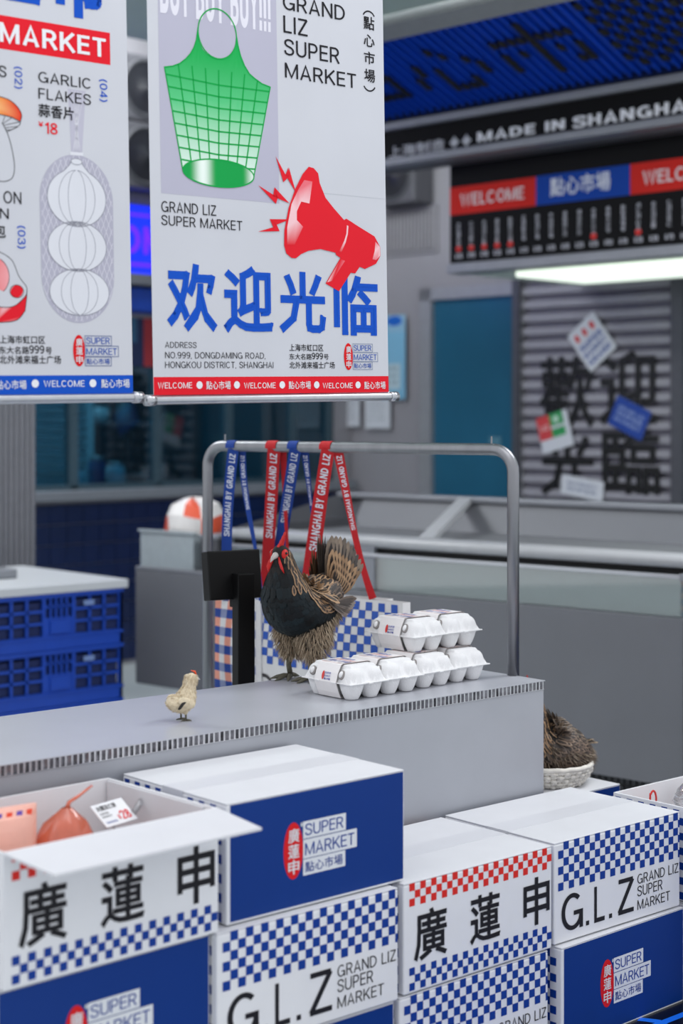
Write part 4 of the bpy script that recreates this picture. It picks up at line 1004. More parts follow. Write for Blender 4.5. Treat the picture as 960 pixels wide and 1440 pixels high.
hen2 = thing('hen', (bc.x - .004, bc.y + .02, .372), math.atan2(-.30, -.95), 'brown mottled hen sitting in the white basket behind the counter end', 'hen')
ST2 = [(-.108, .052, .012, .012, .012), (-.088, .054, .046, .036, .038), (-.052, .060, .074, .058, .052), (-.012, .068, .084, .070, .058), (.024, .082, .076, .066, .058), (.038, .112, .058, .052, .048), (.038, .146, .040, .036, .034), (.040, .172, .030, .027, .026), (.046, .192, .023, .021, .021), (.052, .208, .016, .015, .015), (.054, .216, .004, .004, .004)]
lf2 = Loft(ST2); m = MB(); lf2.mesh(m); remesh(m.build('body', M_SKIN, hen2))
plumage(hen2, lf2, lambda t, ad, th: None if t > 8.6 or ad > 150 else ('hackle', .026, .011) if t > 4.2 else ('wing', .036, .014) if ad > 45 and t > 1.6 else ('grey', .030, .013), seed=9)
m = MB(); random.seed(4)
for i in range(1700):
    t = random.uniform(.2, 4.2); th = R(random.uniform(80, 280)); p, n, dv = lf2.frame(t, th); d = (n * .8 - dv * .4 + Vector((0, 0, -.2))).normalized()
    fluff(m, p, d, random.uniform(.014, .028), .0011, jit(mixc(hx('#93836f'), hx('#4f4136'), random.random()), .2))
for i in range(260):
    p, n, dv = lf2.frame(random.uniform(.1, .8), R(random.uniform(-120, 120))); fluff(m, p, (n * .5 - dv).normalized(), random.uniform(.02, .032), .0011, jit(hx('#9b8b78'), .25))
tag(m.build('body_down', M_FEATHER, hen2), kind='stuff')
m = MB()
for i in range(9):
    a = R(150 + random.uniform(-14, 14)); d = Vector((math.cos(a), random.uniform(-.35, .35), math.sin(a) * .45)).normalized(); feather(m, Vector((-.088, random.uniform(-.02, .02), .075)), d, Vector((.3, 0, 1)).normalized(), .040, .016, jit(DKB), jit(hx('#85735f')), .05, -.2)
m.build('tail_feathers', M_FEATHER, hen2)
head_parts(hen2, .047, .194, .95, -.1)
# --- the little white chick
cp = px(257, 1013, z=TOPZ); ch = thing('chick', (cp.x, cp.y, TOPZ), math.atan2(.56, .83), 'small cream chick with dark wing tips standing on the counter', 'chick')
K = .98
ST3 = [(-.033, .043, .007, .007, .007), (-.022, .038, .019, .014, .015), (-.007, .034, .0265, .018, .019), (.006, .041, .0245, .020, .018), (.0115, .055, .0185, .016, .015), (.0145, .066, .0138, .0128, .0122), (.0175, .077, .0128, .0130, .0130), (.0192, .0868, .0102, .0098, .0098), (.0197, .0925, .002, .002, .002)]
ST3 = [tuple(v * K for v in s_) for s_ in ST3]; lf3 = Loft(ST3); m = MB(); lf3.mesh(m)
M_CHICK = mat('cream_down', hx('#d3c5a9'), .9, var=.16, scale=70, bump=.5, bscale=320)
for sy in (-1, 1): m.tube([(-.002, sy * .0095, .026), (.0005, sy * .0098, .016), (.001, sy * .0098, .012)], [.009, .0055, .0025], 10)
o = m.build('body', M_CHICK, ch); remesh(o, .0016, 5)
for sy in (-1, 1):
    m = MB(); T = Matrix.Translation((-.004, sy * .0228, .037)) @ Matrix.Rotation(R(22), 4, 'Y') @ Matrix.Rotation(R(sy * 6), 4, 'X') @ Matrix.Diagonal((1.6, .38, .85, 1)); rr = .0122
    m.lathe([(rr * math.sin(R(a)), -rr * math.cos(R(a))) for a in range(0, 181, 15)], 18, T=T); wg = m.build('wing', M_CHICK, ch, True)
    m = MB()
    for i in range(4): feather(m, Vector((-.008 - .002 * i, sy * (.0272 - .0008 * i), .0395 - .002 * i)), Vector((-.9, 0, -.35 - .1 * i)).normalized(), Vector((0, sy, .1)), .012, .006, INKF, hx('#1d1815'), .0, 0, False)
    m.build('wing_tip', M_FEATHER, wg)
    m = MB(); m.tube([(.001, sy * .0098, .017), (.0015, sy * .0098, .002)], [.0022, .0018], 8); lg = m.build('leg', M_LEG, ch, True)
    for a in (0, 35, -35, 180):
        m = MB(); d = Vector((math.cos(R(a)), math.sin(R(a)), 0)); b_ = Vector((.0015, sy * .0098, .0017)); m.tube([b_, b_ + d * .007, b_ + d * .011 - Vector((0, 0, .001))], [.0017, .0014, .0005], 7); m.build('toe', M_LEG, lg, True)
m = MB(); random.seed(6)
for i in range(1300):
    t = random.uniform(.3, 7.4); th = random.uniform(0, 6.28); p, n, dv = lf3.frame(t, th); d = (n * .35 - dv).normalized()
    fluff(m, p, d, random.uniform(.004, .008), .0005, jit(mixc(hx('#e6dcc6'), hx('#b39b74'), random.random() ** 1.6), .08))
tag(m.build('down', M_FEATHER, ch), kind='stuff')
m = MB(); m.tube([(.027, 0, .0795), (.033, 0, .0785), (.038, 0, .0755)], [.0032, .0022, .0005], 8); m.build('beak', MATS['pale_beak'], ch, True)
m = MB(); m.tube([(.029, 0, .085), (.026, 0, .0925), (.018, 0, .0950)], [.0024, .0034, .0014], 8, flat=.6); m.build('comb', mat('orange_comb', hx('#e0552a'), .5), ch, True)

# ------------------------------------------------------------------ goods inside the open cartons
M_NET = mat('orange_film', hx('#f07a58'), .22, var=.14, scale=40, coat=.7, trans=.45, bump=.35, bscale=90)
M_POUCH = mat('pouch_print', attr=True, rough=.3, var=.05, scale=30, bump=.2, bscale=60)
def inA(x, y, z): return Vector((-.4885, 2.3445, tier(3))) + dvec(46.6) * x + evec(46.6) * y + Vector((0, 0, z))
def inC(x, y, z): return Vector((boxC.location.x, boxC.location.y, tier(2))) + dvec(49) * x + evec(49) * y + Vector((0, 0, z))
def film_bag(p, label, r, h, tail=True, tilt=0.0, group='orange goods in the open cartons', rz=0.0):
    t = thing('orange_film_bag', p, rz, label, 'bag', group)
    m = MB(); n = 28; prof = [(0, 0), (.55, .01), (.85, .10), (1.0, .32), (1.02, .55), (.92, .74), (.66, .88), (.30, .96), (.14, 1.0)]
    vs = []; fs = []
    for j, (a, b_) in enumerate(prof):
        for k in range(n):
            th = 2 * math.pi * k / n; q = a * r * (1 + .05 * math.sin(7 * th + j) * (b_ > .3)); vs.append((q * math.cos(th) + tilt * h * b_ * b_, q * .8 * math.sin(th), h * b_))
    for j in range(len(prof) - 1):
        for k in range(n): fs.append([j * n + k, j * n + (k + 1) % n, (j + 1) * n + (k + 1) % n, (j + 1) * n + k])
    m.mesh(vs, fs); m.build('bag_film', M_NET, t, True)
    if tail:
        tx = tilt * h; m = MB(); m.tube([(tx, 0, h * .985), (tx + .004, 0, h + .008), (tx + .020, .0, h + .016), (tx + .044, .002, h + .030)], [.0075, .0048, .0040, .0032], 9, flat=.6); m.build('twisted_tail', M_NET, t, True)
    return t
def pouch(p, rz, label, w, h, d, group='orange goods in the open cartons'):
    t = thing('snack_pouch', p, rz, label, 'pouch', group); m = MB(); nx, nz = 12, 12
    th = lambda u, v: .004 + d / 2 * (math.sin(math.pi * u) * math.sin(math.pi * v)) ** .5
    PK, OR, PU = hx('#f2b9a8'), hx('#ee4a2a'), hx('#6a4bb3')
    for s in (-1, 1):
        fr = lambda u, v, w_: ((u - .5) * w, s * (th(min(1, max(0, u)), min(1, max(0, v))) + w_), v * h)
        for i in range(nx):
            for k in range(nz): m.face([fr(a / nx, b_ / nz, 0) for a, b_ in ((i, k), (i + 1, k), (i + 1, k + 1), (i, k + 1))], PK)
        mf = fr if s == -1 else (lambda u, v, w_: fr(1 - u, v, w_))
        for i in range(7): m.poly(mf, [(.04 + i * .12, .56), (.10 + i * .12, .56), (.22 + i * .12, .97), (.15 + i * .12, .97)], OR if i % 2 == 0 else PU, .0006)
        text(m, mf, 'MARKET', (.12, .44, .9, .54), PU, t=.2); text(m, mf, 'SUPER', (.12, .30, .7, .40), OR, t=.2)
        m.rect(mf, .10, .10, .9, .115, INK, .0006)
    for u in (0, 1): m.face([((u - .5) * w, -.004, 0), ((u - .5) * w, .004, 0), ((u - .5) * w, .004, h), ((u - .5) * w, -.004, h)], PK)
    m.face([(-w / 2, -.004, h), (w / 2, -.004, h), (w / 2, .004, h), (-w / 2, .004, h)], PK)
    m.build('pouch_body', M_POUCH, t); return t
fl = .0049
film_bag(inA(.225, .190, fl), 'orange film bag with twisted tail in the open left carton', .054, .190, True, .05, rz=R(30))
film_bag(inA(.285, .115, fl), 'smaller orange film bag beside the price card', .036, .158, False, 0, rz=R(10))
pouch(inA(.105, .205, fl), R(36), 'pink pouch with orange and violet stripes at the left of the open carton', .15, .205, .055)
pouch(inA(.07, .09, fl), R(38), 'pink striped pouch nearest the fold-out flap of the open carton', .11, .165, .04)
cd_ = thing('price_card', inA(.335, .185, fl), az(46.6), 'white price card with red figures in the open left carton', 'price card')
m = MB(); m.box((-.05, -.045, 0), (.05, .045, .004), cf=.001); m.tube([(-.01, .0, .004), (-.01, 0, .150)], .0022, 8); m.build('stand', mat('clear_acrylic_stand', hx('#c7ccd0'), .15, trans=.8), cd_)
T = Matrix.Translation((-.012, -.004, .168)) @ Matrix.Rotation(R(12), 4, 'Z') @ Matrix.Rotation(R(-52), 4, 'X')
m = MB(); f = lambda u, v, w: T @ Vector((u - .0375, -w, v - .024)); m.box((-.0375, 0, -.024), (.0375, .0016, .024), T=T)
text(m, f, '火腿五仁饼', (.006, .033, .052, .043), INK, bold=.02)
for i, s_ in enumerate(('SUPER', 'THE NUTS', 'CAKE')[:2]): text(m, f, ('SUPER', 'MARKET')[i], (.006, .0245 - i * .0065, .026 + i * .004, .0285 - i * .0065), INK, t=.14)
checks(m, f, .006, .010, .0022, 12, 2, CHKBLUE, 0, .034)
text(m, f, '¥', (.038, .008, .044, .018), BRED, t=.16); text(m, f, '28', (.046, .006, .068, .024), BRED, t=.16)
m.build('card', M_PLAIN, cd_)
m = MB(); m.tube([T @ Vector((.0375, -.002, -.012)), T @ Vector((.068, -.004, .004)), T @ Vector((.078, -.004, .002))], .0055, 12); m.build('card_clip', glass('clear_plastic', (.93, .94, .95), .35), cd_, True)
cup = thing('clear_plastic_cup', inC(.205, .235, fl), 0, 'clear plastic cup at the right picture edge in the open carton', 'cup', None)
m = MB(); m.lathe([(.034, 0), (.036, .004), (.046, .150), (.049, .153), (.049, .160), (.046, .164), (.040, .182), (.026, .196), (0, .200)], 36); m.lathe([(0, .001), (.034, .001)], 36); m.build('cup_wall', glass('clear_plastic', (.93, .94, .95), .35), cup, True)
m = MB()
for z, r in ((.157, .0500), (.168, .0450), (.150, .0470)): m.tube([(r * math.cos(2 * math.pi * k / 36), r * math.sin(2 * math.pi * k / 36), z) for k in range(37)], .0013, 6)
m.build('lid_ridges', mat('clear_ridge', hx('#c9ccd2'), .2, alpha=.5), cup, True)
film_bag(inC(.155, .165, fl), 'orange film bag lying under the clear cup at the right edge', .046, .160, False)
pouch(inC(.20, .10, fl), R(35), 'pink and orange pouch at the right edge beside the clear cup', .12, .165, .045)
m = MB(); hk = thing('red_bag_tie', inC(.075, .262, fl), az(49), 'small red wire tie showing inside the right open carton', 'tie')
m.tube([(a, 0, b_) for a, b_ in spl([(0, 0), (.001, .17), (.004, .186), (.011, .192), (.018, .188), (.022, .178), (.0225, .168)])], .0022, 8); m.build('wire_loop', M_COMB, hk, True)

# ------------------------------------------------------------------ island freezer (local x to the right, y away)
FA = 130.7; FZ = Vector((.879, 4.95, 0))
fz = thing('island_freezer', FZ, az(FA), 'long grey island freezer with pale bumper rail behind the counter', 'freezer')
X0, XU, X1 = -2.234, -1.72, 1.3
for i, (a, b_) in enumerate(((X0, -1.02), (-1.02, .185), (.185, X1))):
    m = MB(); m.box((a + .002, 0, .19 if i == 0 else .13), (b_ - .002, .02, .635), cf=.002); m.build('front_panel', M_FREEZER, fz)
m = MB(); m.box((X0 + .003, .02, .20), (X1, .85, .63)); m.build('cabinet', M_DARK, fz)
m = MB(); m.box((-1.1, .05, 0), (X1, .80, .20))
for i in range(int((X1 + 1.1 - .02) / .022)):
    x = -1.095 + i * .022
    for k in range(5): m.box((x, .042, .008 + k * .024), (x + .014, .05, .024 + k * .024), mi=1)
m.build('toe_grille', [mat('kick_black', hx('#17181a'), .6), mat('kick_grey', hx('#2f3134'), .6)], fz)
m = MB(); m.box((X0, .0, .635), (XU, .85, .652), cf=.003); m.build('low_top', M_ALUDULL, fz)
m = MB(); m.box((XU, .05, .63), (X1, .80, .79)); m.build('glass_band_back', M_LIGHTGREY, fz)
m = MB(); m.box((XU, .015, .64), (.185, .022, .755)); m.box((.19, .015, .64), (X1, .022, .755)); m.build('glass_front', glass('clear_front_glass', (.86, .92, .91), .4), fz)
m = MB(); m.box((XU, .008, .752), (X1, .03, .766), cf=.003); m.build('aluminium_trim', M_ALU, fz)
m = MB(); m.box((.17, -.002, .748), (.23, .03, .770), cf=.002); m.build('trim_bracket', M_ALUDULL, fz)
m = MB(); m.box((XU, .03, .766), (X1, .06, .79)); m.build('shadow_gap', M_BLACK, fz)  # black bar paints in the shade between trim and bumper
m = MB(); m.tube([(XU - .02, .03, .803), (XU - .01, .03, .803), (X1, .03, .803)], [.012, .0195, .0195], 16); m.box((XU, .03, .79), (X1, .13, .8215), cf=.004); m.build('bumper_rail', mat('pale_bumper', hx('#a3a5a8'), .35, var=.04), fz, True)
m = MB(); m.box((XU, .13, .788), (X1, .74, .797)); m.build('display_deck', mat('perforated_deck', hx('#76787c'), .5, .3, var=.25, scale=400), fz)
m = MB(); m.mesh([(XU, .72, .79), (X1, .72, .79), (X1, .80, .915), (XU + .0, .80, .915), (XU, .74, .79), (X1, .74, .79), (X1, .82, .915), (XU, .82, .915)], [[0, 1, 2, 3], [7, 6, 5, 4], [0, 3, 7, 4], [1, 5, 6, 2]]); m.build('inner_back_wall', M_FREEZER, fz)
m = MB(); m.mesh([(XU, .10, .81), (XU, .74, .81), (XU, .80, .915), (XU - .14, .84, .925), (XU - .03, .06, .82)], [[0, 1, 2, 3, 4]]); m.box((XU - .012, .08, .70), (XU, .80, .83)); m.build('end_cheek', M_DARK, fz)
m = MB(); m.box((XU - .14, .78, .905), (X1, .86, .928), cf=.005); m.build('far_rim', M_ALUDULL, fz)
for x, xf in ((-1.205, -.863), (.98, 1.25)):
    m = MB(); m.mesh([(xf - .03, .10, .80), (xf + .03, .10, .80), (xf + .03, .10, .823), (xf - .03, .10, .823), (x - .03, .80, .905), (x + .03, .80, .905), (x + .03, .80, .928), (x - .03, .80, .928)], [[0, 1, 2, 3], [7, 6, 5, 4], [0, 4, 5, 1], [1, 5, 6, 2], [2, 6, 7, 3], [3, 7, 4, 0]]); m.build('divider_bar', mat('pale_divider', hx('#a9abae'), .4), fz)
m = MB(); m.box((-1.11, .012, .64), (-1.02, .035, .79)); m.build('glass_support', M_ALUDULL, fz)
# goods on the freezer's low end
def fzl(x, y, z): return FZ + Matrix.Rotation(az(FA), 3, 'Z') @ Vector((x, y, z))
t = thing('clear_storage_bin', fzl(-2.075, .165, .6525), az(FA), 'pale translucent storage bin on the low end of the freezer', 'bin')
m = MB(); w_, d__, h_, k = .15, .145, .135, .006
m.box((-w_, -d__, 0), (w_, d__, k)); m.box((-w_, -d__, k), (w_, -d__ + k, h_)); m.box((-w_, d__ - k, k), (w_, d__, h_)); m.box((-w_, -d__ + k, k), (-w_ + k, d__ - k, h_)); m.box((w_ - k, -d__ + k, k), (w_, d__ - k, h_)); m.box((-w_ - .008, -d__ - .008, h_), (w_ + .008, -d__ + .012, h_ + .01), cf=.002)
m.build('bin_shell', mat('frosted_plastic', hx('#9fa9ae'), .35, alpha=.82), t)
t = thing('wrapped_bundle', fzl(-2.07, .165, .659), az(FA), 'rounded white and orange wrapped bundle heaped in the clear bin', 'bundle')
m = MB(); prof = [(0, 0), (.10, .0), (.12, .06), (.128, .14), (.125, .19), (.10, .235), (.05, .255), (0, .258)]; n = 30; vs = []; fs = []
for j, (r, z) in enumerate(prof):
    for k_ in range(n):
        a = 2 * math.pi * k_ / n; q = r * (1 + .05 * math.sin(5 * a + j)); vs.append((q * math.cos(a), q * .85 * math.sin(a), z + .008 * math.sin(3 * a) * (j > 2)))
for j in range(len(prof) - 1):
    for k_ in range(n):
        z = prof[j][1]; c_ = hx('#dd5a3c') if (k_ // 3 + (j > 3)) % 3 == 0 and j > 1 else hx('#d9d6d4'); m.mesh([vs[j * n + k_], vs[j * n + (k_ + 1) % n], vs[(j + 1) * n + (k_ + 1) % n], vs[(j + 1) * n + k_]], [[0, 1, 2, 3]], c_)
m.build('wrap_film', M_POUCH, t, True)
t = thing('grey_box', fzl(-1.83, .05, .6525), az(FA), 'small grey box beside the clear bin on the freezer end', 'box')
m = MB(); m.box((-.045, -.04, 0), (.045, .04, .125), cf=.004); m.build('box_body', M_DARK, t); m = MB(); m.box((-.048, -.043, .125), (.048, .043, .14), cf=.003); m.build('box_lid', M_ALUDULL, t)

# ------------------------------------------------------------------ stall sign, menu board, lamp, awning (frame of the stall front)
st = lambda x, y, z: G0 + Matrix.Rotation(az(GA), 3, 'Z') @ Vector((x, y, z))
M_SIGNBLK = mat('black_sign_face', attr=True, rough=.5, spec=.12, var=.03, scale=8)
SB = hx('#0b0b0d')
mbd = thing('menu_board', st(0, 0, 0), az(GA), 'black hanging menu board with red and blue welcome band over the shutter', 'sign')
m = MB(); m.box((-.018, 0, 1.95), (2.3, .09, 2.47), SB); f = lambda u, v, w: (u, -w, v)
m.rect(f, -.018, 2.1755, .4773, 2.303, hx('#c8271f'), .001); m.rect(f, .4773, 2.1755, .9721, 2.305, hx('#0c3f9a'), .001); m.rect(f, .9721, 2.1755, 1.4670, 2.305, hx('#c8271f'), .001); m.rect(f, 1.467, 2.1755, 1.962, 2.305, hx('#0c3f9a'), .001)
for u in (.045, 1.035): text(m, f, 'WELCOME', (u, 2.206, u + .367, 2.273), hx('#d9d6d8'), t=.15, w=.002)
for u in (.5551, 1.545): text(m, f, '點心市場', (u, 2.206, u + .318, 2.290), hx('#cfd4e0'), bold=.02, w=.002, gap=.2)
random.seed(21)
names = ['蒜香片', '火腿包', '五仁饼', '月饼市', '海福士', '廣蓮申', '上海包', '來香点']
for i in range(22):
    u = .0348 + i * .0752; red = i in (0, 1, 2, 3, 4, 10, 13)
    for k in range(5): text(m, f, random.choice('蒜香片火腿包五仁月海市場點心'), (u - .011, 2.117 - k * .0225, u + .011, 2.137 - k * .0225), hx('#b9bac2'), bold=.02, w=.002)
    if red: m.ell(f, u, 2.017, .016, .014, hx('#d23d39'), .002, 14)
    text(m, f, '¥' + random.choice(['18', '28', '38', '19', '98', '180']), (u - .02, 1.972, u + .022, 1.997), hx('#b9bac2'), t=.16, w=.002)
m.build('board_face', M_SIGNBLK, mbd)
m = MB(); m.box((-.03, -.012, 1.905), (2.3, .10, 1.95), cf=.004); m.build('bottom_rail', M_ALUDULL, mbd)
m = MB()
for x in (.03,): m.tube([(x, .05, 2.46), (x, .05, 3.42)], .012, 8)
m.build('drop_rod', M_STEEL, mbd)
m = MB(); m.tube([(1.6, .05, 2.46), (1.6, .05, 3.42)], .012, 8); m.build('drop_rod', M_STEEL, mbd)
lamp = thing('strip_lamp', st(0, 0, 0), az(GA), 'bright white lamp panel under the menu board', 'lamp')
m = MB(); m.box((.0, .105, 1.905), (2.3, .98, 1.935), cf=.006); m.build('lamp_housing', mat('lamp_tray_white', hx('#c9d2c8'), .5), lamp)
m = MB(); m.box((.27, .12, 1.880), (2.25, .66, 1.904), cf=.004); m.build('lamp_diffuser', mat('lamp_glow', hx('#eef5ea'), .4, emit=(.84, .95, .82), estr=1.05), lamp)
mk = thing('stall_sign', st(0, -.15, 0), az(GA), 'long black overhead sign reading MADE IN SHANGHAI between two metal trims', 'sign')
m = MB(); m.box((-.75, 0, 2.43), (2.5, .06, 2.62), SB)
text(m, f, '上海制造', (-.265, 2.449, .078, 2.503), hx('#c3c5cc'), bold=.02, w=.002); text(m, f, 'MADE IN', (.268, 2.457, .745, 2.512), hx('#eceef2'), t=.2, w=.002); text(m, f, 'SHANGHAI', (.785, 2.457, 1.372, 2.514), hx('#eceef2'), t=.2, w=.002)
for u in (.135, .205): 
    m.poly(f, [(u, 2.452), (u + .028, 2.477), (u, 2.502), (u - .028, 2.477)], hx('#c6c9cf'), .002); m.ell(f, u, 2.477, .006, .03, hx('#c6c9cf'), .0022, 10)
m.build('sign_face', M_SIGNBLK, mk)
for nm, z in (('top_trim', 2.575), ('bottom_trim', 2.408)):
    m = MB(); m.box((-.75, -.03, z), (2.5, .07, z + .038), cf=.006); m.build(nm, M_ALUDULL, mk)
m = MB(); m.box((-.75, .06, 2.40), (2.5, .14, 2.62)); m.build('sign_back', M_DARK, mk)
# blue louvred canopy sloping up towards the hall, pixel characters between the slats
aw = thing('louvred_canopy', st(0, -.15, 2.63), az(GA), 'dark blue louvred canopy with black pixel characters above the sign', 'canopy')
SL = .40; tn = math.sqrt(1 + SL * SL); aw_f = lambda u, v, w: (u, -(v + w * SL) / tn, (v * SL - w) / tn)
m = MB(); LA_ = .60
def slab(m, u0, u1, v0, v1, w0, w1, col=WHITE):
    P = [aw_f(u, v, w) for w in (w0, w1) for u, v in ((u0, v0), (u1, v0), (u1, v1), (u0, v1))]
    m.mesh(P, [[0, 3, 2, 1], [4, 5, 6, 7], [0, 1, 5, 4], [1, 2, 6, 5], [2, 3, 7, 6], [3, 0, 4, 7]], col)
slab(m, -.75, 2.5, 0, LA_, -.05, -.04); m.build('canopy_back', mat('canopy_navy', hx('#071a45'), .6), aw)
pitch = .0464; n = int(3.2 / pitch)
MU = mat('blue_slat', hx('#0f49c4'), .4, var=.06, scale=6)
for i in range(n):
    u = -.74 + i * pitch; m = MB(); slab(m, u, u + .030, .03, LA_ - .005, -.035, .0); slab(m, u + .026, u + .030, .03, LA_ - .005, .0, .018); m.build('slat', MU, aw)
PIX = {'market': ['....#....', '....#....', '#########', '....#....', '#.#.#.#.#', '#...#...#', '#...#..##', '....#....'], 'heart': ['....#....', '.....#...', '.#.....#.', '.#.#....#', '#..#....#', '#..#..#..', '...####..'],
       'dot': ['###.#....', '#.#.####.', '###.#....', '.#..####.', '###.#..#.', '.#..#..#.', '#.#.####.'], 'field': ['#.#.#.#.#', '.#.#.#.#.', '#.#.#.#.#', '.#.#.#.#.', '#.#.#.#.#', '.#.#.#.#.', '#.#.#.#.#', '.#.#.#.#.', '#.#.#.#.#', '.#.#.#.#.']}
for key, c0, v0 in (('dot', 9, .49), ('heart', 19, .47), ('market', 30, .52), ('field', 41, .56), ('field', 50, .56)):
    m = MB()
    for r, row in enumerate(PIX[key]):
        for c, ch_ in enumerate(row):
            if ch_ == '#':
                u = -.74 + (c0 + c) * pitch; slab(m, u - .004, u + .030, v0 - (r + 1) * .046, v0 - r * .046 - .004, .012, .0215)
    m.build('pixel_character', mat('black_pixel_panel', hx('#060608'), .5), aw)
m = MB(); slab(m, -.75, 2.5, LA_, LA_ + .10, -.06, .035); m.build('edge_beam', mat('grey_beam', hx('#8b8e90'), .45, .2), aw)
m = MB(); slab(m, -.75, 2.5, 0, .03, -.06, .02); m.build('lower_edge', mat('navy_edge', hx('#0b1a3f'), .4), aw)
# pale soffit beyond the beam
b = MB(); b.box((-.75, -2.2, .27), (2.5, -.66, .31)); o = b.build('ceiling_soffit', MATS['ceiling_panels'], None, False, st(0, -.15, 2.63), az(GA)); o['kind'] = 'structure'
# ------------------------------------------------------------------ posters on the shutter
PP = 'posters stuck on the shutter'
def poster(label, cu, cv, w, h, ang, paint, y=.985, bend=.0004, name='poster', group=PP):
    t = thing(name, st(cu, y, cv), az(GA), label, 'poster', group); m = MB(); c, sn = math.cos(R(ang)), math.sin(R(ang))
    def fr(a, b_, w_=0):
        u, v = (a - .5) * w, (b_ - .5) * h; return (u * c - v * sn, -bend * math.sin(math.pi * a) - w_, u * sn + v * c)
    for i in range(8): m.face([fr(i / 8, 0), fr((i + 1) / 8, 0), fr((i + 1) / 8, 1), fr(i / 8, 1)], hx('#d3d6de')); m.face([fr(i / 8, 0, -.0012), fr(i / 8, 1, -.0012), fr((i + 1) / 8, 1, -.0012), fr((i + 1) / 8, 0, -.0012)], hx('#d3d6de'))
    paint(m, fr); m.build('poster_sheet', M_PLAIN, t); return t
def p1(m, f):
    for i in range(3): m.ell(f, .2 + .28 * i, .78, .07, .1, hx('#d2383a'), .001, 14)
    for i, s_ in enumerate(('SUPER', 'MARKET', 'GRAND')): text(m, f, s_, (.1, .46 - i * .18, .9, .60 - i * .18), hx('#35539f'), t=.2, w=.001)
def p2(m, f):
    m.rect(f, 0, .35, .42, 1, hx('#cf4346'), .001); m.rect(f, .42, .35, .85, 1, hx('#2f9a57'), .001); m.rect(f, .42, .58, .85, .66, hx('#d3d6de'), .0015); m.ell(f, .62, .82, .1, .1, hx('#bcdcc8'), .0015, 14)
    text(m, f, 'LIZ', (.08, .6, .34, .75), hx('#e2b9b9'), t=.2, w=.0015)
def p3(m, f):
    m.rect(f, 0, 0, 1, 1, hx('#16419c'), .001)
    for i, s_ in enumerate(('GRAND LIZ', 'SUPER', 'MARKET')): text(m, f, s_, (.12, .62 - i * .2, .88, .77 - i * .2), hx('#8fa2cf'), t=.2, w=.0015)
def p4(m, f):
    for i, s_ in enumerate(('MARKET', 'SUPER')): text(m, f, s_, (.15, .55 - i * .3, .85, .75 - i * .3), hx('#7f8aa6'), t=.16, w=.001)
poster('tilted white poster with three red dots, highest on the shutter', .080, 1.622, .20, .235, 38, p1); poster('white poster with red and green blocks on the shutter', -.150, 1.168, .20, .19, 15, p2)
poster('tilted blue poster with pale lettering on the shutter', .305, 1.238, .215, .155, -24, p3); poster('white paper leaning low on the shutter behind the freezer rim', .02, .885, .26, .10, -8, p4)
def p5(m, f):
    m.rect(f, 0, 0, 1, .80, hx('#7fb7d6'), .001); m.rect(f, .0, .80, 1, 1, hx('#8fb9d4'), .001); m.ell(f, .55, .93, .32, .06, hx('#1261c4'), .0015, 18); m.rect(f, .2, .12, .8, .42, hx('#b9ced8'), .0015)
    for i in range(3): text(m, f, ('SUPER', 'MARKET', 'LIZ')[i], (.25, .34 - i * .08, .7, .38 - i * .08), hx('#6d8698'), t=.16, w=.002)
poster('pale blue notice with blue dot on the wall beside the teal door', -1.265, 1.58, .18, .47, 0, p5, name='wall_notice', group=None)
def p6(m, f):
    for i in range(4): text(m, f, ('SUPER', 'MARKET', 'GRAND', 'LIZ')[i], (.15, .78 - i * .17, .8, .84 - i * .17), hx('#8b949c'), t=.16, w=.001)
poster('left of two grey paper notices below the red banner', -1.62, 1.275, .19, .17, 0, p6, name='paper_notice', group='paper notices on the wall'); poster('right of two grey paper notices below the red banner', -1.385, 1.265, .19, .17, 0, p6, name='paper_notice', group='paper notices on the wall')
# ------------------------------------------------------------------ things on the two walls
def speaker(p, rz, label, s=.33):
    t = thing('wall_loudspeaker', p, rz, label, 'loudspeaker', 'round loudspeakers on the walls'); h = s / 2
    m = MB(); m.box((-h, -.16, -h), (h, 0, h), cf=.012); m.build('cabinet', mat('speaker_grey', hx('#55555b'), .55), t)
    T = Matrix.Translation((0, -.161, 0)) @ Matrix.Rotation(R(90), 4, 'X'); m = MB(); m.lathe([(h * .90, 0), (h * .86, .012), (h * .80, .010), (h * .74, -.006)], 30, T=T); m.build('cone_ring', M_DARK, t, True)
    m = MB(); m.lathe([(h * .78, .001), (h * .45, .004), (h * .30, .010), (0, .030)], 30, T=T); m.build('cone', mat('cone_black', hx('#1f2026'), .35), t, True)
ls = lambda x, y, z: L0 + Matrix.Rotation(az(LA), 3, 'Z') @ Vector((x, y, z))
speaker(ls(-1.63, -.002, 2.875), az(LA), 'upper of two round grey loudspeakers seen between the banners'); speaker(ls(-1.63, -.002, 2.54), az(LA), 'lower of two round grey loudspeakers seen between the banners')
speaker(st(-1.16, 1.015, 2.58), az(GA), 'grey round loudspeaker under the sign at the banner edge')
b = MB()
for i in range(22): b.box((-1.90 + i * .036, -.03, 2.315), (-1.90 + i * .036 + .022, 0, 2.37), cf=.004)
o = b.build('trim_5', MATS['pale_ribbed_panel'], None, False, ls(0, 0, 0), az(LA)); o['kind'] = 'structure'
led = thing('led_sign', ls(0, -.01, 0), az(LA), 'glowing blue LED sign with violet letters between the banners', 'sign')
m = MB(); m.box((-2.35, -.06, 1.965), (-1.05, 0, 2.305), cf=.005); m.build('sign_case', mat('led_blue', hx('#0a1fd0'), .4, emit=hx('#1030ff'), estr=1.0), led)
f = lambda u, v, w: (u, -.06 - w, v); m = MB(); text(m, f, 'WELCOME', (-2.27, 2.045, -1.32, 2.215), hx('#6a2bd8'), t=.17, w=.002); m.rect(f, -2.34, 2.25, -1.06, 2.262, hx('#6a2bd8'), .002); m.rect(f, -2.34, 2.00, -1.06, 2.015, hx('#6a2bd8'), .002)
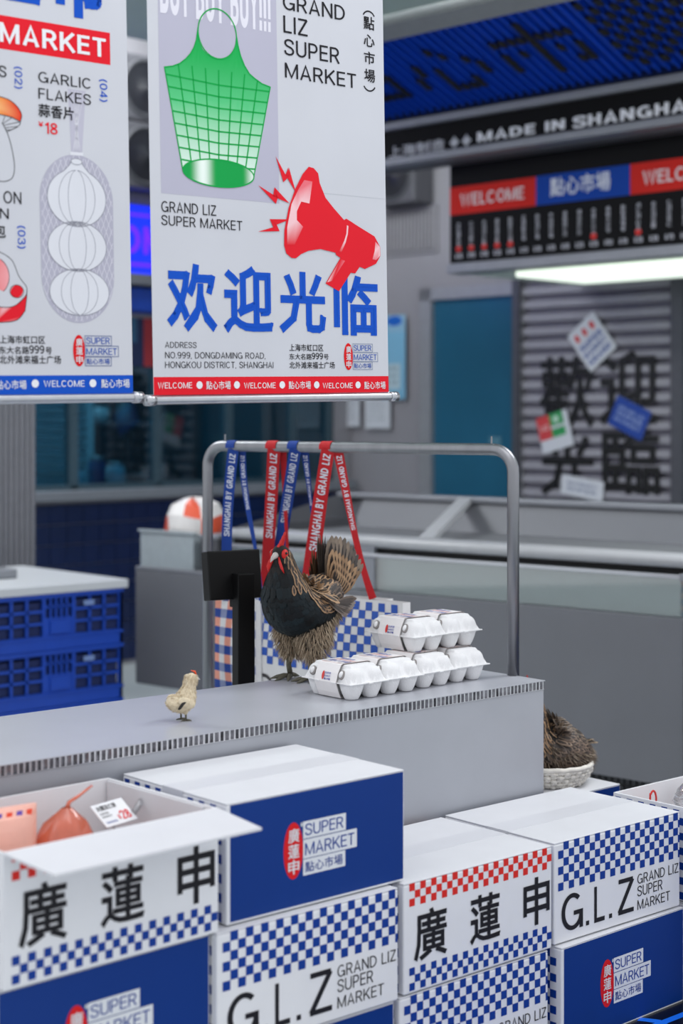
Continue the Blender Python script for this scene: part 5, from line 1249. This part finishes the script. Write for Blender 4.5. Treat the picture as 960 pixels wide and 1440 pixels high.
m.build('led_letters', mat('led_violet', hx('#5a1fc8'), .4, emit=hx('#6a22d8'), estr=.9), led)
b = MB(); b.box((-2.6, -.14, 1.90), (-.3, 0, 1.955), cf=.004); o = b.build('trim_6', M_ALUDULL, None, False, ls(0, 0, 0), az(LA)); o['kind'] = 'structure'
bl = thing('ribbed_ledge', ls(0, 0, 0), az(LA), 'blue ribbed ledge under the glowing LED sign', 'ledge'); m = MB()
for i in range(60): m.box((-2.4 + i * .035, -.10, 1.775), (-2.4 + i * .035 + .026, -.08, 1.885), cf=.003)
m.build('ledge_ribs', mat('ledge_blue', hx('#1a49b4'), .4), bl); m = MB(); m.box((-2.41, -.08, 1.765), (-.3, -.004, 1.892)); m.build('ledge_back', mat('ledge_back_blue', hx('#123a94'), .4), bl)
wp = thing('wall_poster', ls(0, -.004, 0), az(LA), 'navy and red poster on the window pane between the banners', 'poster'); m = MB(); m.box((-1.60, 0, 1.50), (-1.36, .003, 1.745), hx('#16264f')); f = lambda u, v, w: (u, -w, v)
m.rect(f, -1.515, 1.50, -1.36, 1.745, hx('#9c2a33'), .001); m.rect(f, -1.60, 1.62, -1.56, 1.745, hx('#2f5f80'), .001); m.build('poster_sheet', M_PLAIN, wp)
# kitchen shelving and jars behind the teal window
for x, lab in ((-1.47, 'white louvred cabinet behind the teal window at the left'),):
    t = thing('louvred_cabinet', ls(x - .13, .62, 0), az(LA), lab, 'cabinet'); m = MB(); m.box((-.25, 0, 0), (.25, .4, 1.55)); m.build('cabinet_body', mat('cabinet_white', hx('#cfd6d8'), .5), t)
    for i in range(12): m = MB(); m.box((-.19, -.014, .93 + i * .047), (.19, 0, .96 + i * .047), cf=.003); m.build('louvre', mat('louvre_grey', hx('#8b969b'), .5), t)
t = thing('kitchen_shelf', ls(-.93, .85, 0), az(LA), 'grey steel kitchen shelf behind the teal window', 'shelf')
for x in (-.26, .26):
    for y in (0, .3): m = MB(); m.box((x - .015, y, 0), (x + .015, y + .03, 1.6)); m.build('upright', M_ALUDULL, t)
for z in (.5, .9, 1.2, 1.5): m = MB(); m.box((-.26, 0, z), (.26, .33, z + .02)); m.build('shelf_board', M_ALUDULL, t)
t = thing('kitchen_counter', ls(-1.3, .13, 0), az(LA), 'grey kitchen worktop behind the teal window', 'worktop')
m = MB(); m.box((-1.2, 0, .0), (1.1, .34, .86)); m.build('worktop_body', M_DARK, t); m = MB(); m.box((-1.2, 0, .86), (1.1, .36, .885), cf=.004); m.build('worktop_top', M_LIGHTGREY, t)
for i, (x, y, z, c_, r, h) in enumerate(((-1.80, .18, .8855, '#c9d4da', .05, .10), (-1.67, .18, .8855, '#2a4f86', .045, .15), (-1.55, .18, .8855, '#c9d3d9', .05, .12), (-1.02, 1.0, 1.2205, '#d7dde0', .06, .09), (-.85, 1.0, 1.2205, '#8fa3ad', .05, .12))):
    t = thing('kitchen_jar', ls(x, y, z), 0, ('white short jar on the worktop behind the teal window', 'dark blue jar on the worktop behind the teal window', 'pale grey jar on the worktop behind the teal window', 'white wide jar on the steel shelf behind the teal window', 'grey-blue jar on the steel shelf behind the teal window')[i], 'jar', 'jars in the kitchen')
    m = MB(); m.lathe([(0, 0), (r, 0), (r, h * .8), (r * .8, h * .9), (r * .8, h), (0, h)], 20); m.build('jar_body', mat('jar_' + 'abcde'[i], hx(c_), .4), t, True); m = MB(); m.lathe([(r * .84, h * .9), (r * .86, h * 1.06), (0, h * 1.07)], 20); m.build('jar_lid', M_ALUDULL, t, True)

# ------------------------------------------------------------------ table of blue folding crates at the left
CRP = px(175, 814, z=.64); CR0 = Vector((CRP.x, CRP.y, 0)); M_CRATE = mat('blue_crate_plastic', hx('#0c3fa6'), .42, var=.06, scale=8)
KW, KD, KH = .545, .36, .2015
def crate(label):
    t = thing('folding_crate', (0, 0, 0), az(48), label, 'crate', 'blue folding crates under the white board'); m = MB()
    def lattice(P, W):                        # P(u, v, w) -> space; openings 3 x 3 each side of a clip panel
        cw = W * .235; L_ = W * .375
        def bar(u0, v0, u1, v1, d0=0, d1=.012):
            V_ = [P(u, v, w) for w in (d0, d1) for u, v in ((u0, v0), (u1, v0), (u1, v1), (u0, v1))]; m.mesh(V_, [[0, 1, 2, 3], [7, 6, 5, 4], [0, 4, 5, 1], [1, 5, 6, 2], [2, 6, 7, 3], [3, 7, 4, 0]])
        bar(0, 0, W, .052); bar(0, KH - .018, W, KH); bar(0, .052, .016, KH - .018); bar(W - .016, .052, W, KH - .018)
        bar(L_, .052, L_ + .012, KH - .018); bar(W - L_ - .012, .052, W - L_, KH - .018); bar(0, .040, W, .048, -.006, 0); bar(0, KH - .012, W, KH, -.006, 0)
        for a, b_ in ((.016, L_), (W - L_, W - .016)):
            for k in (1, 2): bar(a + (b_ - a) * k / 3 - .005, .052, a + (b_ - a) * k / 3 + .005, KH - .018, .002, .010)
            for k in (1, 2): bar(a, .052 + (KH - .07) * k / 3 - .005, b_, .052 + (KH - .07) * k / 3 + .005, .002, .010)
        bar(L_ + .012, .052, W - L_ - .012, .115, .003, .010); bar(L_ + .03, .058, W - L_ - .03, .105, -.004, .003); bar(L_ + .012, .150, W - L_ - .012, .158, .002, .010)
        for k in range(1, 5): u = L_ + .012 + (W - 2 * L_ - .024) * k / 5; bar(u - .004, .115, u + .004, KH - .018, .002, .010)
    lattice(lambda u, v, w: (-KW + u, w, v), KW); lattice(lambda u, v, w: (-u, KD - w, v), KW); lattice(lambda u, v, w: (-w, u, v), KD); lattice(lambda u, v, w: (-KW + w, KD - u, v), KD)
    m.box((-KW + .004, .004, 0), (-.004, KD - .004, .006)); m.build('crate_shell', M_CRATE, t)
    k = MB(); k.box((-KW + .016, .016, .006), (-.016, KD - .016, KH - .03)); k.build('crate_shade_block', mat('crate_shade_blue', hx('#0a1f52'), .7), t)  # dark blue block stands in for the shade inside the crate
    k = MB(); k.box((-.17, -.0025, .150), (-.125, -.0005, .168)); k.build('crate_label', mat('crate_label_grey', hx('#6f86b4'), .5), t)
    return t
proto = None
for yy in (0, 1):
    for k in range(3):
        lab = ('bottom', 'middle', 'top')[k] + ' blue folding crate ' + ('facing the counter' if yy == 0 else 'in the stack behind, under the white board')
        o = crate(lab) if proto is None else copy_tree(proto); proto = proto or o
        o['label'] = lab + (', under the white board' if yy == 0 else ''); p = CR0 + evec(48) * (.004 + yy * (KD + .006)) - dvec(48) * .006; o.location = (p.x, p.y, k * (KH + .0012))
tb = thing('table_board', (CR0.x, CR0.y, 3 * (KH + .0012)), az(48), 'white table board lying on the blue folding crates', 'table top')
m = MB(); m.box((-.62, -.012, 0), (.010, .735, .032), cf=.004); m.build('board', mat('white_board', hx('#bfc2c6'), .4, var=.02), tb)
BZ = 3 * (KH + .0012) + .0325
def onb(x, y, z=0): return CR0 + dvec(48) * x + evec(48) * y + Vector((0, 0, BZ + z))
t = thing('counter_scale', onb(-.385, .40), az(48), 'grey weighing scale with dark window on the white table board', 'scale')
m = MB(); m.box((-.14, -.12, 0), (.10, .12, .035), cf=.005); m.box((-.14, .03, .035), (.10, .12, .10), cf=.006); m.build('scale_body', M_ALUDULL, t); m = MB(); m.box((.0, .026, .045), (.088, .031, .09)); m.build('scale_window', M_BLACK, t)
m = MB(); T = Matrix.Translation((-.05, .09, .10)) @ Matrix.Rotation(R(14), 4, 'Y'); m.box((-.045, -.014, 0), (.045, .014, .16), T=T, cf=.005); m.build('scale_screen', M_BLACK, t)
t = thing('upright_panel', onb(-.02, .55) + evec(48) * .75 - Vector((0, 0, BZ)), az(48), 'grey upright panel crate standing behind the white table board', 'panel')
m = MB(); m.box((-.42, 0, 0), (.02, .03, .70), cf=.004); m.build('panel_sheet', mat('grey_green_panel', hx('#777d7c'), .5, var=.05), t); m = MB(); m.box((.02, -.01, 0), (.05, .04, .715), cf=.004); m.build('panel_edge', M_DARK, t)
t = thing('low_cabinet', onb(.10, .3) + evec(48) * 1.6 - Vector((0, 0, BZ)), az(48), 'pale grey cabinet standing between the crates and the freezer', 'cabinet')
m = MB(); m.box((-.30, 0, .0), (.14, .4, .64), cf=.004); m.build('cabinet_body', M_LIGHTGREY, t); m = MB(); m.box((-.31, -.01, .64), (.15, .41, .66), cf=.004); m.build('cabinet_top', M_ALUDULL, t)
# dark printed floor panel by the right-hand cartons
fp = thing('floor_graphic', (.78, 3.15, 0), az(49), 'black floor panel with bright blue line characters by the right cartons', 'floor panel')
m = MB(); m.box((-.9, -.75, 0), (1.5, .95, .0012), hx('#06070b')); f = lambda u, v, w: (u, v, .0012 + w)
for r, row in enumerate(('歡迎光臨市場', '點心市場歡迎', '市場歡迎點心', '光臨點心市場')):
    for i, c_ in enumerate(row):
        u, v = -.72 + i * .27 + .06 * r, .02 + (r - 1) * .27; text(m, f, c_, (u, v, u + .235, v + .225), hx('#1f7bff'), w=.0004)
m.build('panel_sheet', mat('floor_print', attr=True, rough=.25, var=.05), fp)
